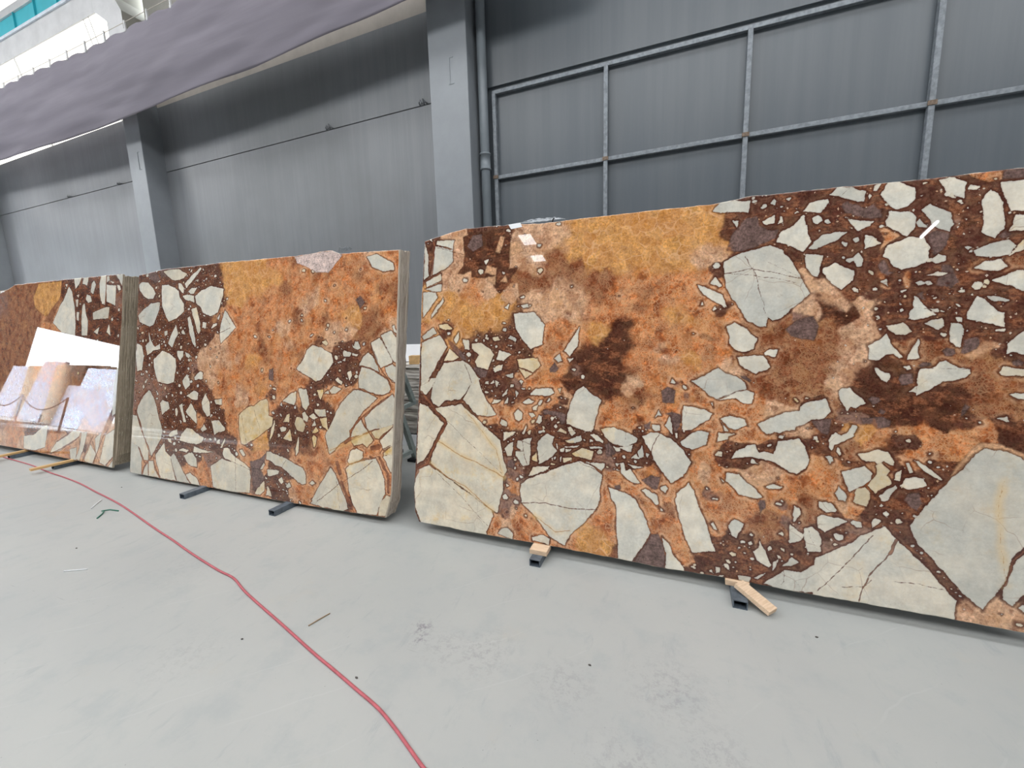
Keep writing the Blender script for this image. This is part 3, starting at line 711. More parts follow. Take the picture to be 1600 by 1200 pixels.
def pattern(U, W, polys, veins, zones, base='d', seed=1, nfr=5000, warm=()):
    P, V, Z = parse(polys, veins, zones)
    n1 = vnoise(U, W, seed, 5, 9); n2 = vnoise(U, W, seed+1, 5, 9)
    Uw = U+n1*.06+vnoise(U, W, seed+2, 4, 38)*.014; Ww = W+n2*.06+vnoise(U, W, seed+3, 4, 38)*.014
    nj = vnoise(U, W, seed+4, 6, 7)
    names = 'aoprdmn'; Wt = {t: np.zeros_like(U) for t in names}
    Wt[base] += 1e-2
    for t, x, y, r in Z:
        q = 2.6*r
        m = (abs(Uw-x) < q) & (abs(Ww-y) < q)
        Wt[t][m] = np.maximum(Wt[t][m], np.exp(-(((Uw[m]-x)**2+(Ww[m]-y)**2)/(r*r))*.9)*(1+.5*nj[m]*(1 if t in 'aod' else -1)))
    tot = sum(v**5 for v in Wt.values())+1e-30
    col = np.zeros(U.shape+(3,)); crk = np.zeros_like(U); frg = np.zeros_like(U); amb = Wt['a']**5/tot
    for t in names:
        k = Wt[t]**5/tot; c = np.array(s2l(TCOL[t]))
        col += k[..., None]*c; crk += k*CRK[t]; frg += k*FRG[t]
    Uf = U+vnoise(U, W, seed+5, 4, 28)*.006; Wf = W+vnoise(U, W, seed+6, 4, 28)*.006
    sdW = np.full(U.shape, .08); tint = np.zeros_like(U); cid = np.full(U.shape, .5)
    def local(pts, pad):
        xs = [p[0] for p in pts]; ys = [p[1] for p in pts]
        return (U > min(xs)-pad) & (U < max(xs)+pad) & (W > min(ys)-pad) & (W < max(ys)+pad)
    for t, pts in P:
        if t in 'wyc':
            m = local(pts, .07); d = poly_sdf(Uf[m], Wf[m], pts)
            size = min(1, (max(p[0] for p in pts)-min(p[0] for p in pts))/.15)
            tv = {'w': .15, 'c': .5, 'y': 1.0}[t]
            cur = sdW[m]; tt = tint[m]; near = d < cur; tt[near] = tv; tint[m] = tt; ci = cid[m]; ci[near] = (len(pts)*.37+pts[0][0]*7.3+pts[0][1]*3.1) % 1; cid[m] = ci
            sdW[m] = np.minimum(cur, d)
        else:
            m = local(pts, .03); d = poly_sdf(Uf[m], Wf[m], pts); k = np.clip(.5-d/.006, 0, 1)
            c = np.array(s2l(TCOL[t])); col[m] = col[m]*(1-k[:, None])+c*k[:, None]
            rim = np.clip(1-abs(d)/.005, 0, 1)*.5; col[m] *= (1-rim)[:, None]
            crk[m] = crk[m]*(1-k)+CRK[t]*k; frg[m] = frg[m]*(1-k)+FRG[t]*k
    for x, y, r, a_ in warm: tint += a_*np.exp(-((U-x)**2+(W-y)**2)/(r*r))
    rs = np.random.RandomState(seed+77); lo_u, hi_u, lo_w, hi_w = U.min(), U.max(), W.min(), W.max(); ny_, nx_ = U.shape
    for _ in range(nfr):
        x = rs.uniform(lo_u, hi_u); y = rs.uniform(lo_w, hi_w); r = .004+.02*rs.rand()**2
        j = int((x-lo_u)/(hi_u-lo_u)*(nx_-1)); i = int((y-lo_w)/(hi_w-lo_w)*(ny_-1))
        if rs.rand() > frg[i, j] or sdW[i, j] < r*1.05+.002: continue
        n = rs.randint(3, 7); a0 = rs.rand()*6.28; asp = rs.uniform(.35, 1); rot = rs.uniform(-.9, .5)
        pts = []
        for k_ in range(n):
            an = a0+6.283*(k_+rs.uniform(-.25, .25))/n; px_ = r*math.cos(an); py_ = r*asp*math.sin(an)
            pts.append((x+px_*math.cos(rot)-py_*math.sin(rot), y+px_*math.sin(rot)+py_*math.cos(rot)))
        m = local(pts, .03); d = poly_sdf(Uf[m], Wf[m], pts); cur = sdW[m]; tt = tint[m]; tt[d < cur] = rs.choice([.1, .2, .5, .9], p=[.5, .2, .2, .1]); tint[m] = tt
        sdW[m] = np.minimum(cur, d)
    sdB = np.full(U.shape, .05); sdY = np.full(U.shape, .05)
    for t, wd, pts in V:
        m = local(pts, .06); d = np.full(int(m.sum()), 1e9)
        for (ax, ay), (bx, by) in zip(pts, pts[1:]):
            d = np.minimum(d, seg_dist(Uf[m]+vnoise(U[m], W[m], 3, 3, 14)*.006, Wf[m], ax, ay, bx, by))
        d = d-max(wd*.5, .0011)
        if t in 'br':
            sdB[m] = np.minimum(sdB[m], d)
        else: sdY[m] = np.minimum(sdY[m], d)
    return dict(cid=cid, amb=amb, col=col, crk=crk, frg=frg, sdW=sdW, tint=tint, sdB=sdB, sdY=sdY)

def stone_face_material(name, gloss=.014):
    m = NT(name); v = m.coord()
    crisp = m.noise(v, 55, 6, .6); jag = m.noise(v, 19, 5, .7)
    dW = m.math('ADD', m.attr('sdW'), m.math('MULTIPLY_ADD', m.math('SUBTRACT', crisp, .5), .010, m.math('MULTIPLY', m.math('SUBTRACT', jag, .5), .017)))
    clast = m.ramp(dW, .0008, -.0012)
    # pale clasts
    nb = m.noise(v, 4.5, 6, .6); nf = m.noise(v, 70, 5, .65)
    cool = m.mix(m.ramp(nb, .38, .62), s2l((192, 192, 184)), s2l((216, 208, 192)))
    cool = m.mix(m.ramp(nf, .3, .75), cool, m.mix(.5, cool, s2l((224, 222, 214))))
    yel = m.mix(m.ramp(m.noise(v, 12, 5, .6), .35, .7), s2l((222, 198, 150)), s2l((205, 165, 95)))
    nst = m.ramp(m.noise(v, 7, 7, .7), .52, .72)
    tint = m.attr('tint')
    ty = m.math('ADD', m.math('MULTIPLY', tint, .55), m.math('MULTIPLY', nst, m.math('MULTIPLY_ADD', tint, .9, .16)), clamp=True)
    cl = m.mix(ty, cool, yel)
    cid = m.attr('cid')
    cl = m.mix(m.ramp(cid, .55, .0, 0, .5, False), cl, m.mix(.5, s2l((176, 182, 180)), cl), 'MIX')
    br = m.math('MULTIPLY', m.ramp(m.noise(v, 10, 7, .72), .3, .7, .86, 1.12), m.ramp(cid, 0, 1, .93, 1.07, False))
    cb = m.n('ShaderNodeCombineColor'); [m.l(br, cb.inputs[i]) for i in range(3)]
    cl = m.mix(1.0, cl, cb.outputs[0], 'MULTIPLY')
    wv = m.warp(v, 9, .05)
    ed = m.voro(wv, 5.5, 'DISTANCE_TO_EDGE')
    hair = m.math('MULTIPLY', m.ramp(ed, .012, .0), m.ramp(m.noise(v, 3.5, 2), .48, .6))
    cl = m.mix(m.math('MULTIPLY', hair, .5), cl, s2l((140, 105, 85)))
    speck = m.math('MULTIPLY', m.ramp(m.voro(v, 120), .14, .05), m.ramp(m.noise(v, 8, 3), .48, .58))
    cl = m.mix(m.math('MULTIPLY', speck, .7), cl, s2l((125, 105, 80)))
    smud = m.ramp(m.noise(v, 22, 8, .8), .56, .70)
    cl = m.mix(m.math('MULTIPLY', smud, .35), cl, s2l((150, 130, 100)))
    inner = m.ramp(dW, -.007, .0)
    cl = m.mix(m.math('MULTIPLY', inner, .25), cl, s2l((150, 125, 105)))
    # matrix
    base = m.attr('Col', True)
    n15 = m.noise(v, 16, 7, .65); n60 = m.noise(v, 75, 6, .7)
    dark = m.ramp(n15, .32, .68, .66, 1.3); fine = m.ramp(n60, .28, .72, .5, 1.45)
    fac = m.math('MULTIPLY', dark, fine)
    cmb = m.n('ShaderNodeCombineColor'); [m.l(fac, cmb.inputs[i]) for i in range(3)]
    mat = m.mix(1.0, base, cmb.outputs[0], 'MULTIPLY')
    crk = m.attr('crk'); amb = m.attr('amb')
    w1 = m.warp(v, 7, .16)
    A = m.noise(w1, 9, 8, .68); B = m.noise(m.warp(v, 16, .09), 26, 7, .72)
    rust = m.math('MULTIPLY', crk, m.ramp(A, .50, .42))
    mat = m.mix(m.math('MULTIPLY', rust, m.math('MULTIPLY_ADD', amb, -.5, .8)), mat, m.mix(m.ramp(B, .35, .6), s2l((92, 46, 30)), s2l((150, 84, 50))))
    rust2 = m.math('MULTIPLY', crk, m.ramp(B, .48, .38))
    mat = m.mix(m.math('MULTIPLY', rust2, .7), mat, s2l((110, 58, 36)))
    pale = m.math('MULTIPLY', crk, m.math('MULTIPLY', m.ramp(A, .50, .62), m.ramp(B, .44, .58)))
    mat = m.mix(m.math('MULTIPLY', pale, .55), mat, s2l((222, 174, 126)))
    gold = m.math('MULTIPLY', crk, m.math('MULTIPLY', m.ramp(m.noise(w1, 5.5, 6, .6), .52, .64), m.ramp(B, .4, .55)))
    mat = m.mix(m.math('MULTIPLY', gold, .4), mat, s2l((196, 134, 66)))
    e0 = m.voro(m.warp(v, 12, .06), 15, 'DISTANCE_TO_EDGE')
    e1 = m.voro(m.warp(v, 30, .034), 38, 'DISTANCE_TO_EDGE'); e2 = m.voro(m.warp(v, 60, .02), 95, 'DISTANCE_TO_EDGE')
    net = m.math('MAXIMUM', m.math('MULTIPLY', m.ramp(e1, .15, .01), m.ramp(m.noise(v, 17, 4, .6), .42, .58)), m.math('MULTIPLY', m.ramp(e2, .24, .02), m.ramp(m.noise(v, 11, 4, .6), .40, .56)))
    net = m.math('MAXIMUM', net, m.math('MULTIPLY', amb, m.math('MULTIPLY', m.math('MULTIPLY', m.ramp(e0, .075, .01), m.ramp(m.noise(v, 13, 4), .35, .6)), 2.2)))
    net = m.math('MULTIPLY', net, crk)
    vc0 = m.n('ShaderNodeTexVoronoi'); m.l(m.warp(v, 12, .06), vc0.inputs['Vector']); vc0.inputs['Scale'].default_value = 15
    sp0 = m.n('ShaderNodeSeparateColor'); m.l(vc0.outputs['Color'], sp0.inputs[0])
    mat = m.mix(m.math('MULTIPLY', m.math('MULTIPLY', amb, .55), sp0.outputs[0]), mat, s2l((176, 108, 52)))
    mat = m.mix(m.math('MULTIPLY', m.math('MULTIPLY', crk, .35), m.math('GREATER_THAN', sp0.outputs[1], .62)), mat, m.mix(sp0.outputs[2], s2l((120, 60, 34)), s2l((206, 150, 98))))
    mat = m.mix(m.math('MULTIPLY', net, .5), mat, s2l((226, 180, 138)))
    # fine streaks of rust in the dark parts
    dk = m.math('SUBTRACT', 1.0, crk, clamp=True)
    sv = m.coord((.55, 1, 1.3), (0, .5, 0)); st = m.math('MULTIPLY', m.ramp(m.noise(m.warp(sv, 6, .12), 12, 8, .75), .50, .59), m.math('MULTIPLY', dk, m.math('GREATER_THAN', m.attr('frg'), .01)))
    mat = m.mix(m.math('MULTIPLY', st, .62), mat, m.mix(m.ramp(n60, .4, .6), s2l((120, 66, 42)), s2l((178, 118, 82))))
    # small fragments in the dark parts
    frg = m.attr('frg')
    fv = m.warp(v, 25, .02)
    for scale, thr, s0 in ((60, .72, .36),):
        vd = m.n('ShaderNodeTexVoronoi', feature='F1', distance='MINKOWSKI'); m.l(fv, vd.inputs['Vector']); vd.inputs['Scale'].default_value = scale
        vd.inputs['Exponent'].default_value = .9
        sep = m.n('ShaderNodeSeparateColor'); m.l(vd.outputs['Color'], sep.inputs[0])
        on = m.math('GREATER_THAN', m.math('MULTIPLY_ADD', frg, .3, sep.outputs[0]), thr+.24)
        dd = m.math('SUBTRACT', vd.outputs['Distance'], m.math('MULTIPLY', sep.outputs[1], .42))
        on = m.math('MULTIPLY', on, m.math('GREATER_THAN', frg, .02))
        body = m.math('MULTIPLY', on, m.ramp(dd, .05, .0)); rim = m.math('MULTIPLY', on, m.ramp(dd, .22, .05))
        mat = m.mix(m.math('MULTIPLY', rim, .7), mat, s2l((70, 38, 34)))
        fc = m.mix(sep.outputs[2], s2l((198, 188, 174)), s2l((196, 150, 112)))
        mat = m.mix(body, mat, fc)
    # peach cortex outside the dark rim
    halo = m.math('MULTIPLY', m.ramp(dW, .005, .010), m.ramp(dW, .030, .014))
    halo = m.math('MULTIPLY', halo, m.math('MULTIPLY', crk, m.ramp(m.noise(v, 24, 6, .7), .40, .56)))
    mat = m.mix(m.math('MULTIPLY', halo, .6), mat, s2l((222, 180, 144)))
    # dark rim round the clasts
    rimn = m.ramp(m.noise(v, 14, 4), .3, .7, .005, .016)
    rim = m.math('SUBTRACT', 1.0, m.math('DIVIDE', dW, rimn), clamp=True)
    mat = m.mix(m.math('MULTIPLY', m.math('POWER', rim, .6), .85), mat, s2l((74, 42, 34)))
    col = m.mix(clast, mat, cl)
    # veins
    dY = m.math('ADD', m.attr('sdY'), m.math('MULTIPLY', m.math('SUBTRACT', crisp, .5), .004))
    col = m.mix(m.math('MULTIPLY', m.ramp(dY, .03, .0), m.math('MULTIPLY', .45, m.ramp(nb, .3, .6))), col, s2l((222, 186, 120)))
    col = m.mix(m.math('MULTIPLY', m.ramp(dY, .0012, -.001), .7), col, s2l((165, 110, 50)))
    dB = m.math('ADD', m.attr('sdB'), m.math('MULTIPLY', m.math('SUBTRACT', crisp, .5), .008))
    vc = m.mix(m.ramp(n15, .35, .65), s2l((96, 54, 42)), s2l((150, 98, 70)))
    vc = m.mix(m.ramp(dB, -.004, 0), vc, s2l((88, 50, 40)))
    col = m.mix(m.math('MULTIPLY', m.ramp(dB, .0012, -.0012), .88), col, vc)
    return m.done(col, gloss, 0, .5)

def edge_material(name, rgb, rgb2):
    m = NT(name); v = m.coord((1, 1, .35)); a = m.noise(m.coord((28, 28, 1.2)), 2.2, 7, .75); b = m.noise(v, 60, 5, .75)
    c = m.mix(m.ramp(a, .35, .65), s2l(rgb), s2l(rgb2)); c = m.mix(m.ramp(b, .62, .72), c, s2l((225, 218, 205)))
    m.bump(b, .6, .004)
    return m.done(c, .75)

def interp(pts, x, key=0):
    p = sorted(pts, key=lambda q: q[key]); xs = [q[key] for q in p]; ys = [q[1-key] for q in p]
    return np.interp(x, xs, ys)

TH = math.radians(10)
def make_face_slab(name, x_ref, y0, z0, edge, polys, veins, zones, label, thick, mats, res, base='d', seed=1, full=None):
    E = {k: ([tuple(c/1000 for c in q) for q in v] if v else None) for k, v in edge.items()}
    u0, u1 = full
    ns = int((u1-u0)/res); nt = int(2.07/res)
    s = np.linspace(0, 1, ns+1); t = np.linspace(0, 1, nt+1); S, Tt = np.meshgrid(s, t)
    un = u0+S*(u1-u0)
    jt = vnoise(s*(u1-u0), np.zeros_like(s), seed+40, 5, 12)*.004
    jb = vnoise(s*(u1-u0), np.ones_like(s)*3.3, seed+41, 5, 12)*.004
    vt = interp(E['top'], un)+jt[None, :]; vb = interp(E['bot'], un)*.6+jb[None, :]
    Vv = vb+(vt-vb)*Tt
    jl = (vnoise(np.zeros_like(t), t*2, seed+42, 5, 12)*.003)[:, None]
    xl = (interp(E['left'], Vv, 1) if E['left'] else u0)+jl
    xr = (interp(E['right'], Vv, 1) if E['right'] else u1)+jl
    Uu = xl+(xr-xl)*S
    at = pattern(Uu, Vv, polys, veins, zones, base, seed, 350 if seed == 21 else 5000, {3: ((.45, .45, .6, .4), (.25, 1.2, .4, .25), (3.1, .5, .7, .1)), 9: ((2.7, .5, .9, .4), (.3, .3, .6, .3), (1.5, .4, .7, .25)), 21: ((2.6, .3, .6, .2),)}[seed])
    nx, ny = ns+1, nt+1; N = nx*ny
    co = np.stack([Uu.ravel(), np.zeros(N), Vv.ravel()], 1)
    idx = np.arange(N).reshape(ny, nx)
    q = np.stack([idx[:-1, :-1], idx[:-1, 1:], idx[1:, 1:], idx[1:, :-1]], -1).reshape(-1, 4)
    loop = np.concatenate([idx[0, :-1], idx[:-1, -1], idx[-1, :0:-1], idx[:0:-1, 0]])
    L = len(loop); lc = co[loop].copy()
    # chamfer ring, rough mid ring, back ring
    k = np.arange(L)/40.0; rings = [loop]; allco = [co]; off = N
    cx, cz = lc[:, 0].mean(), lc[:, 2].mean()
    out = np.stack([np.roll(lc[:, 2], -1)-np.roll(lc[:, 2], 1), np.zeros(L), -(np.roll(lc[:, 0], -1)-np.roll(lc[:, 0], 1))], 1)
    out /= np.linalg.norm(out, axis=1)[:, None]+1e-9
    sgn = np.sign(((lc[:, 0]-cx)*out[:, 0]+(lc[:, 2]-cz)*out[:, 2]).mean()); out *= sgn
    for dep, o in ((.0015, .0012), (thick*.5, .002), (thick, -.001)):
        r = lc+out*(o+vnoise(k, np.full(L, dep*900), seed+50, 4, 6)[:, None]*.0018); r[:, 1] = dep
        allco.append(r); rings.append(np.arange(off, off+L)); off += L
    co = np.concatenate(allco)
    sides = []
    for a, b in zip(rings, rings[1:]):
        sides.append(np.stack([a, b, np.roll(b, -1), np.roll(a, -1)], 1))
    sq = np.concatenate(sides)
    back = rings[-1]
    nf = len(q)+len(sq)+1
    me = bpy.data.meshes.new(name); me.vertices.add(len(co)); me.vertices.foreach_set('co', co.astype(np.float32).ravel())
    li = np.concatenate([q.ravel(), sq.ravel(), back]); me.loops.add(len(li)); me.loops.foreach_set('vertex_index', li.astype(np.int32))
    me.polygons.add(nf); st = np.concatenate([np.arange(len(q)+len(sq))*4, [4*(len(q)+len(sq))]])
    me.polygons.foreach_set('loop_start', st.astype(np.int32))
    mi = np.ones(nf, np.int32); mi[:len(q)] = 0; me.polygons.foreach_set('material_index', mi)
    me.update(calc_edges=True); me.validate()
    for m in mats: me.materials.append(m)
    for key in ('cid', 'amb', 'crk', 'frg', 'sdW', 'tint', 'sdB', 'sdY'):
        a = me.attributes.new(key, 'FLOAT', 'POINT'); d = np.zeros(len(me.vertices), np.float32); d[:N] = at[key].ravel(); a.data.foreach_set('value', d)
    a = me.attributes.new('Col', 'FLOAT_COLOR', 'POINT'); d = np.ones((len(me.vertices), 4), np.float32); d[:N, :3] = at['col'].reshape(-1, 3); a.data.foreach_set('color', d.ravel())
    o = bpy.data.objects.new(name, me); COL.objects.link(o)
    o.location = (x_ref, y0, z0); o.rotation_euler = (-TH, 0, 0)
    return o

def plain_slab(name, x_ref, y0, z0, off, u0, u1, h, thick, mat, seed):
    # a slab further back in a bundle: irregular outline, rough edges
    rs = random.Random(seed); pts = []
    def wob(n, a, b):
        ph = rs.random()*9
        return [(a[0]+(b[0]-a[0])*i/n, a[1]+(b[1]-a[1])*i/n, math.sin(i*1.7+ph)*.0025+rs.uniform(-.003, .003)) for i in range(n)]
    for x, z, e in wob(24, (u0, 0), (u1-.05, 0)): pts.append((x, max(0, z+e*.3)))
    pts += [(u1-.045, .004), (u1-.012, .09)]
    for x, z, e in wob(40, (u1, .12), (u1, h)): pts.append((x+e, z))
    for x, z, e in wob(40, (u1, h), (u0, h)): pts.append((x, z+e))
    for x, z, e in wob(20, (u0, h), (u0, 0)): pts.append((x+e, z))
    b = MB(); b.prism(pts, 0, thick)
    o = b.build(name, mat); o.rotation_euler = (-TH, 0, 0)
    o.location = (x_ref, y0+off*math.cos(TH)+.0, z0-off*math.sin(TH)+off*math.sin(TH))
    return o

# ---------------------------------------------------------------- materials
wall_paint = NT('grey_wall_paint'); v = wall_paint.coord(); sv = wall_paint.coord((14, 14, .5))
ns_ = wall_paint.noise(sv, 1.0, 6, .65); nb_ = wall_paint.noise(v, .7, 4, .55)
c = wall_paint.mix(wall_paint.ramp(ns_, .3, .7), s2l((124, 127, 131)), s2l((132, 135, 139)))
c = wall_paint.mix(wall_paint.ramp(nb_, .4, .7, 0, .5), c, s2l((112, 114, 116)))
c = wall_paint.mix(wall_paint.ramp(wall_paint.voro(v, 9), .03, .012, 0, .5), c, s2l((70, 72, 74)))
wall_paint.bump(wall_paint.noise(v, 3, 3), .15, .02)
M_WALL = wall_paint.done(c, wall_paint.ramp(nb_, .3, .7, .30, .42), 0, .5)
rb = NT('blue_grey_sheet_steel'); v = rb.coord(); n = rb.noise(v, .8, 4, .55); n2 = rb.noise(rb.coord((9, 9, .4)), 1, 5, .6)
M_BAY = rb.done(rb.mix(rb.ramp(n2, .3, .7), s2l((96, 103, 109)), s2l((104, 110, 115))), .32, 0, .5)
M_COLGREY = simple('grey_column_paint', (142, 147, 152), .38, 0, .06, 3, .08)
M_WHITE = simple('white_painted_concrete', (205, 205, 206), .6, 0, .08, 3, .1)
M_CREAM = simple('cream_concrete', (196, 188, 178), .7, 0, .08, 4, .15)
M_OLIVE = simple('grey_plaster', (150, 148, 140), .7, 0, .1, 2, .1)
M_CYAN = simple('cyan_painted_steel', (60, 185, 200), .4, 0, .06, 3, .05)
M_GALV = simple('galvanized_steel', (134, 140, 146), .5, .25, .22, 30, .3, (1, 1, 1))
M_TUBE = simple('blue_grey_steel_tube', (96, 106, 116), .45, .3, .25, 25, .3)
M_DARK = simple('dark_opening', (30, 32, 34), .9)
M_ROOF = simple('dark_roof', (92, 94, 96), .8)
M_FARWALL = simple('far_wall_paint', (96, 98, 102), .8)
M_WOOD = NT('pale_pine_wood'); v = M_WOOD.coord(); n = M_WOOD.noise(M_WOOD.coord((6, 60, 60)), 3, 5, .6)
M_WOOD.bump(n, .3, .002); M_WOOD = M_WOOD.done(M_WOOD.mix(M_WOOD.ramp(n, .3, .7), s2l((206, 176, 146)), s2l((226, 200, 172))), .65)
M_WOODY = simple('yellow_pine_wood', (206, 168, 116), .65, 0, .15, 20, .2, (1, .15, 1))
M_PIPE = simple('grey_pvc_pipe', (132, 140, 146), .35, 0, .05, 6, .03)
M_HOSE = simple('faded_red_rubber', (176, 88, 96), .6, 0, .12, 30, .2)
M_PAPER = simple('white_paper', (235, 237, 240), .6, 0, .02)
M_GREEN = simple('dark_green_plastic', (40, 110, 90), .4)
M_FILM = NT('clear_plastic_film'); M_FILM.b.inputs['Alpha'].default_value = .35; M_FILM = M_FILM.done(s2l((225, 230, 235)), .15)
M_EDGE_B = edge_material('sawn_stone_edge', (160, 144, 130), (208, 198, 185))
M_EDGE_L = edge_material('light_stone_edge', (205, 192, 174), (226, 214, 198))
M_EDGE_G = edge_material('weathered_stone_edge', (128, 116, 98), (180, 166, 146))
M_FACE = stone_face_material('polished_breccia')
# curtain cloth
cu = NT('grey_mesh_cloth'); v = cu.coord(); n = cu.noise(cu.coord((.25, 1, 3), (0, .12, 0)), 2, 3, .5)
cu.bump(n, .25, .05); M_CLOTH = cu.done(cu.mix(cu.ramp(n, .3, .7), s2l((130, 125, 135)), s2l((142, 137, 147))), .85)
tr_ = cu.n('ShaderNodeBsdfTranslucent'); tr_.inputs[0].default_value = (.42, .40, .46, 1); mx_ = cu.n('ShaderNodeMixShader'); mx_.inputs[0].default_value = .22
cu.l(cu.b.outputs[0], mx_.inputs[1]); cu.l(tr_.outputs[0], mx_.inputs[2]); cu.l(mx_.outputs[0], cu.t.nodes['Material Output'].inputs[0])
def emit(name, rgb, st):
    m = bpy.data.materials.new(name); m.use_nodes = True; t = m.node_tree; t.nodes.clear()
    e = t.nodes.new('ShaderNodeEmission'); e.inputs[0].default_value = (*rgb, 1); e.inputs[1].default_value = st
    o = t.nodes.new('ShaderNodeOutputMaterial'); t.links.new(e.outputs[0], o.inputs[0]); return m
M_SKYPANE = emit('daylit_roof_sheet', (.98, .99, 1.0), PANE)
M_WINPANE = emit('daylit_frosted_glass', (1.0, .97, .88), 2.4)
M_LAMP = emit('fluorescent_tube_glow', (1, 1, 1), 60)

# ---------------------------------------------------------------- floor
fl = NT('pale_concrete_floor'); v = fl.coord(); nb = fl.noise(v, .8, 6, .6); nm = fl.noise(v, 5, 7, .65)
sm = fl.noise(fl.coord((1.6, .5, 1), (0, 0, .9)), 6, 7, .7)
c = fl.mix(fl.ramp(nb, .3, .7), s2l((166, 168, 166)), s2l((174, 175, 172)))
c = fl.mix(fl.ramp(nm, .48, .7, 0, .5), c, s2l((156, 161, 161)))
c = fl.mix(fl.ramp(sm, .56, .72, 0, .45), c, s2l((142, 148, 151)))
c = fl.mix(fl.ramp(fl.noise(v, 2.2, 6, .7), .58, .74, 0, .4), c, s2l((174, 169, 158)))
spk = fl.math('MULTIPLY', fl.ramp(fl.voro(v, 26), .07, .03), fl.ramp(fl.noise(v, 3.1, 3), .5, .6))
c = fl.mix(fl.math('MULTIPLY', spk, .6), c, s2l((110, 112, 110)))
scr = fl.n('ShaderNodeTexWave'); scr.inputs['Scale'].default_value = 1.3; scr.inputs['Distortion'].default_value = 3; scr.inputs['Detail'].default_value = 4
fl.l(fl.coord((1, 1, 1), (0, 0, .8)), scr.inputs[0])
scl = fl.math('MULTIPLY', fl.ramp(scr.outputs[1], .004, .0), fl.ramp(fl.noise(v, 1.7, 4), .5, .6))
c = fl.mix(fl.math('MULTIPLY', scl, .16), c, s2l((190, 192, 190)))
dL = fl.math('ADD', fl.attr('sdL'), fl.math('MULTIPLY', fl.math('SUBTRACT', nm, .5), .004))
c = fl.mix(fl.math('MULTIPLY', fl.ramp(dL, .003, .0), .45), c, s2l((120, 122, 120)))
dT = fl.math('ADD', fl.attr('sdT'), fl.math('MULTIPLY', fl.math('SUBTRACT', nm, .5), .01))
c = fl.mix(fl.math('MULTIPLY', fl.ramp(dT, .004, .0), .5), c, s2l((160, 140, 112)))
dS = fl.attr('smg'); ms = fl.math('MULTIPLY', dS, fl.ramp(fl.noise(v, 28, 6, .8), .47, .6))
c = fl.mix(fl.math('MULTIPLY', ms, .75), c, s2l((105, 100, 108)))
fl.bump(nm, .05, .01)
M_FLOOR = fl.done(c, fl.ramp(nb, .3, .7, .42, .55), 0, .4)
def make_floor():
    gx = np.arange(-9, 3.001, .02); gy = np.arange(.2, 4.901, .02)
    X, Y = np.meshgrid(gx, gy); nx, ny = len(gx), len(gy); N = nx*ny
    n = vnoise(X, Y, 77, 3, 3)*.012
    lines = [[(-1.51, 1.54), (-1.43, 1.23), (-1.37, 1.11), (-1.32, .9), (-1.29, .79), (-1.28, .6)], [(-1.46, 1.366), (-1.0, 1.411), (-.62, 1.422)],
             [(-1.03, 2.21), (-.93, 2.08)], [(1.0, 1.72), (.99, 1.66)], [(-4.7, .9), (-3.2, 1.02), (-2.3, 1.2)], [(-.4, 1.1), (.5, 1.2), (1.4, 1.9)],
             [(-2.3, .9), (-1.9, 1.15)], [(-3.1, 1.9), (-2.2, 1.95)], [(.2, 1.6), (.24, 1.85)]]
    tl = [[(-1.144, 1.11), (-1.147, .987), (-1.157, .85), (-1.17, .6)]]
    def sd(ls):
        d = np.full(X.shape, 9.0)
        for l in ls:
            for a, b in zip(l, l[1:]): d = np.minimum(d, seg_dist(X+n, Y+n, *a, *b))
        return d
    sm = np.zeros_like(X)
    for x, y, r, k in ((-1.15, 1.54, .05, 1), (-1.12, 1.48, .04, 1), (-.97, 1.47, .1, .35), (-.8, 1.5, .12, .4), (-.41, 1.47, .12, .35), (0, 1.59, .14, .4), (.15, 1.36, .12, .35), (-.1, 1.2, .15, .4), (-2.9, 1.5, .2, .15), (-2.1, 1.0, .15, .2), (.75, 1.3, .15, .25)):
        sm = np.maximum(sm, k*np.exp(-((X-x)**2+(Y-y)**2)/(r*r)))
    co = np.stack([X.ravel(), Y.ravel(), np.zeros(N)], 1)
    idx = np.arange(N).reshape(ny, nx); q = np.stack([idx[:-1, :-1], idx[:-1, 1:], idx[1:, 1:], idx[1:, :-1]], -1).reshape(-1, 4)
    x0, x1, y0, y1 = -40, 10, -18, 4.9
    ex = np.array([(x0, y0, 0), (x1, y0, 0), (x1, y1, 0), (x0, y1, 0)]); 
    a, b, c_, d = idx[0, 0], idx[0, -1], idx[-1, -1], idx[-1, 0]
    co = np.concatenate([co, ex]); e = N
    allf = [tuple(f) for f in q.tolist()]
    allf += [tuple([e, e+1]+idx[0, ::-1].tolist()), tuple([e+1, e+2]+idx[::-1, -1].tolist()), tuple([e+2, e+3]+idx[-1, :].tolist()), tuple([e+3, e]+idx[:, 0].tolist())]
    me = bpy.data.meshes.new('floor'); me.from_pydata(co.tolist(), [], allf); me.update()
    for nm_, val in (('sdL', sd(lines)), ('sdT', sd(tl)), ('smg', sm)):
        at = me.attributes.new(nm_, 'FLOAT', 'POINT'); dd = np.full(N+4, 0 if nm_ == 'smg' else 9, np.float32); dd[:N] = val.ravel(); at.data.foreach_set('value', dd)
    me.materials.append(M_FLOOR)
    o = bpy.data.objects.new('floor', me); COL.objects.link(o); tag(o, kind='structure')
make_floor()

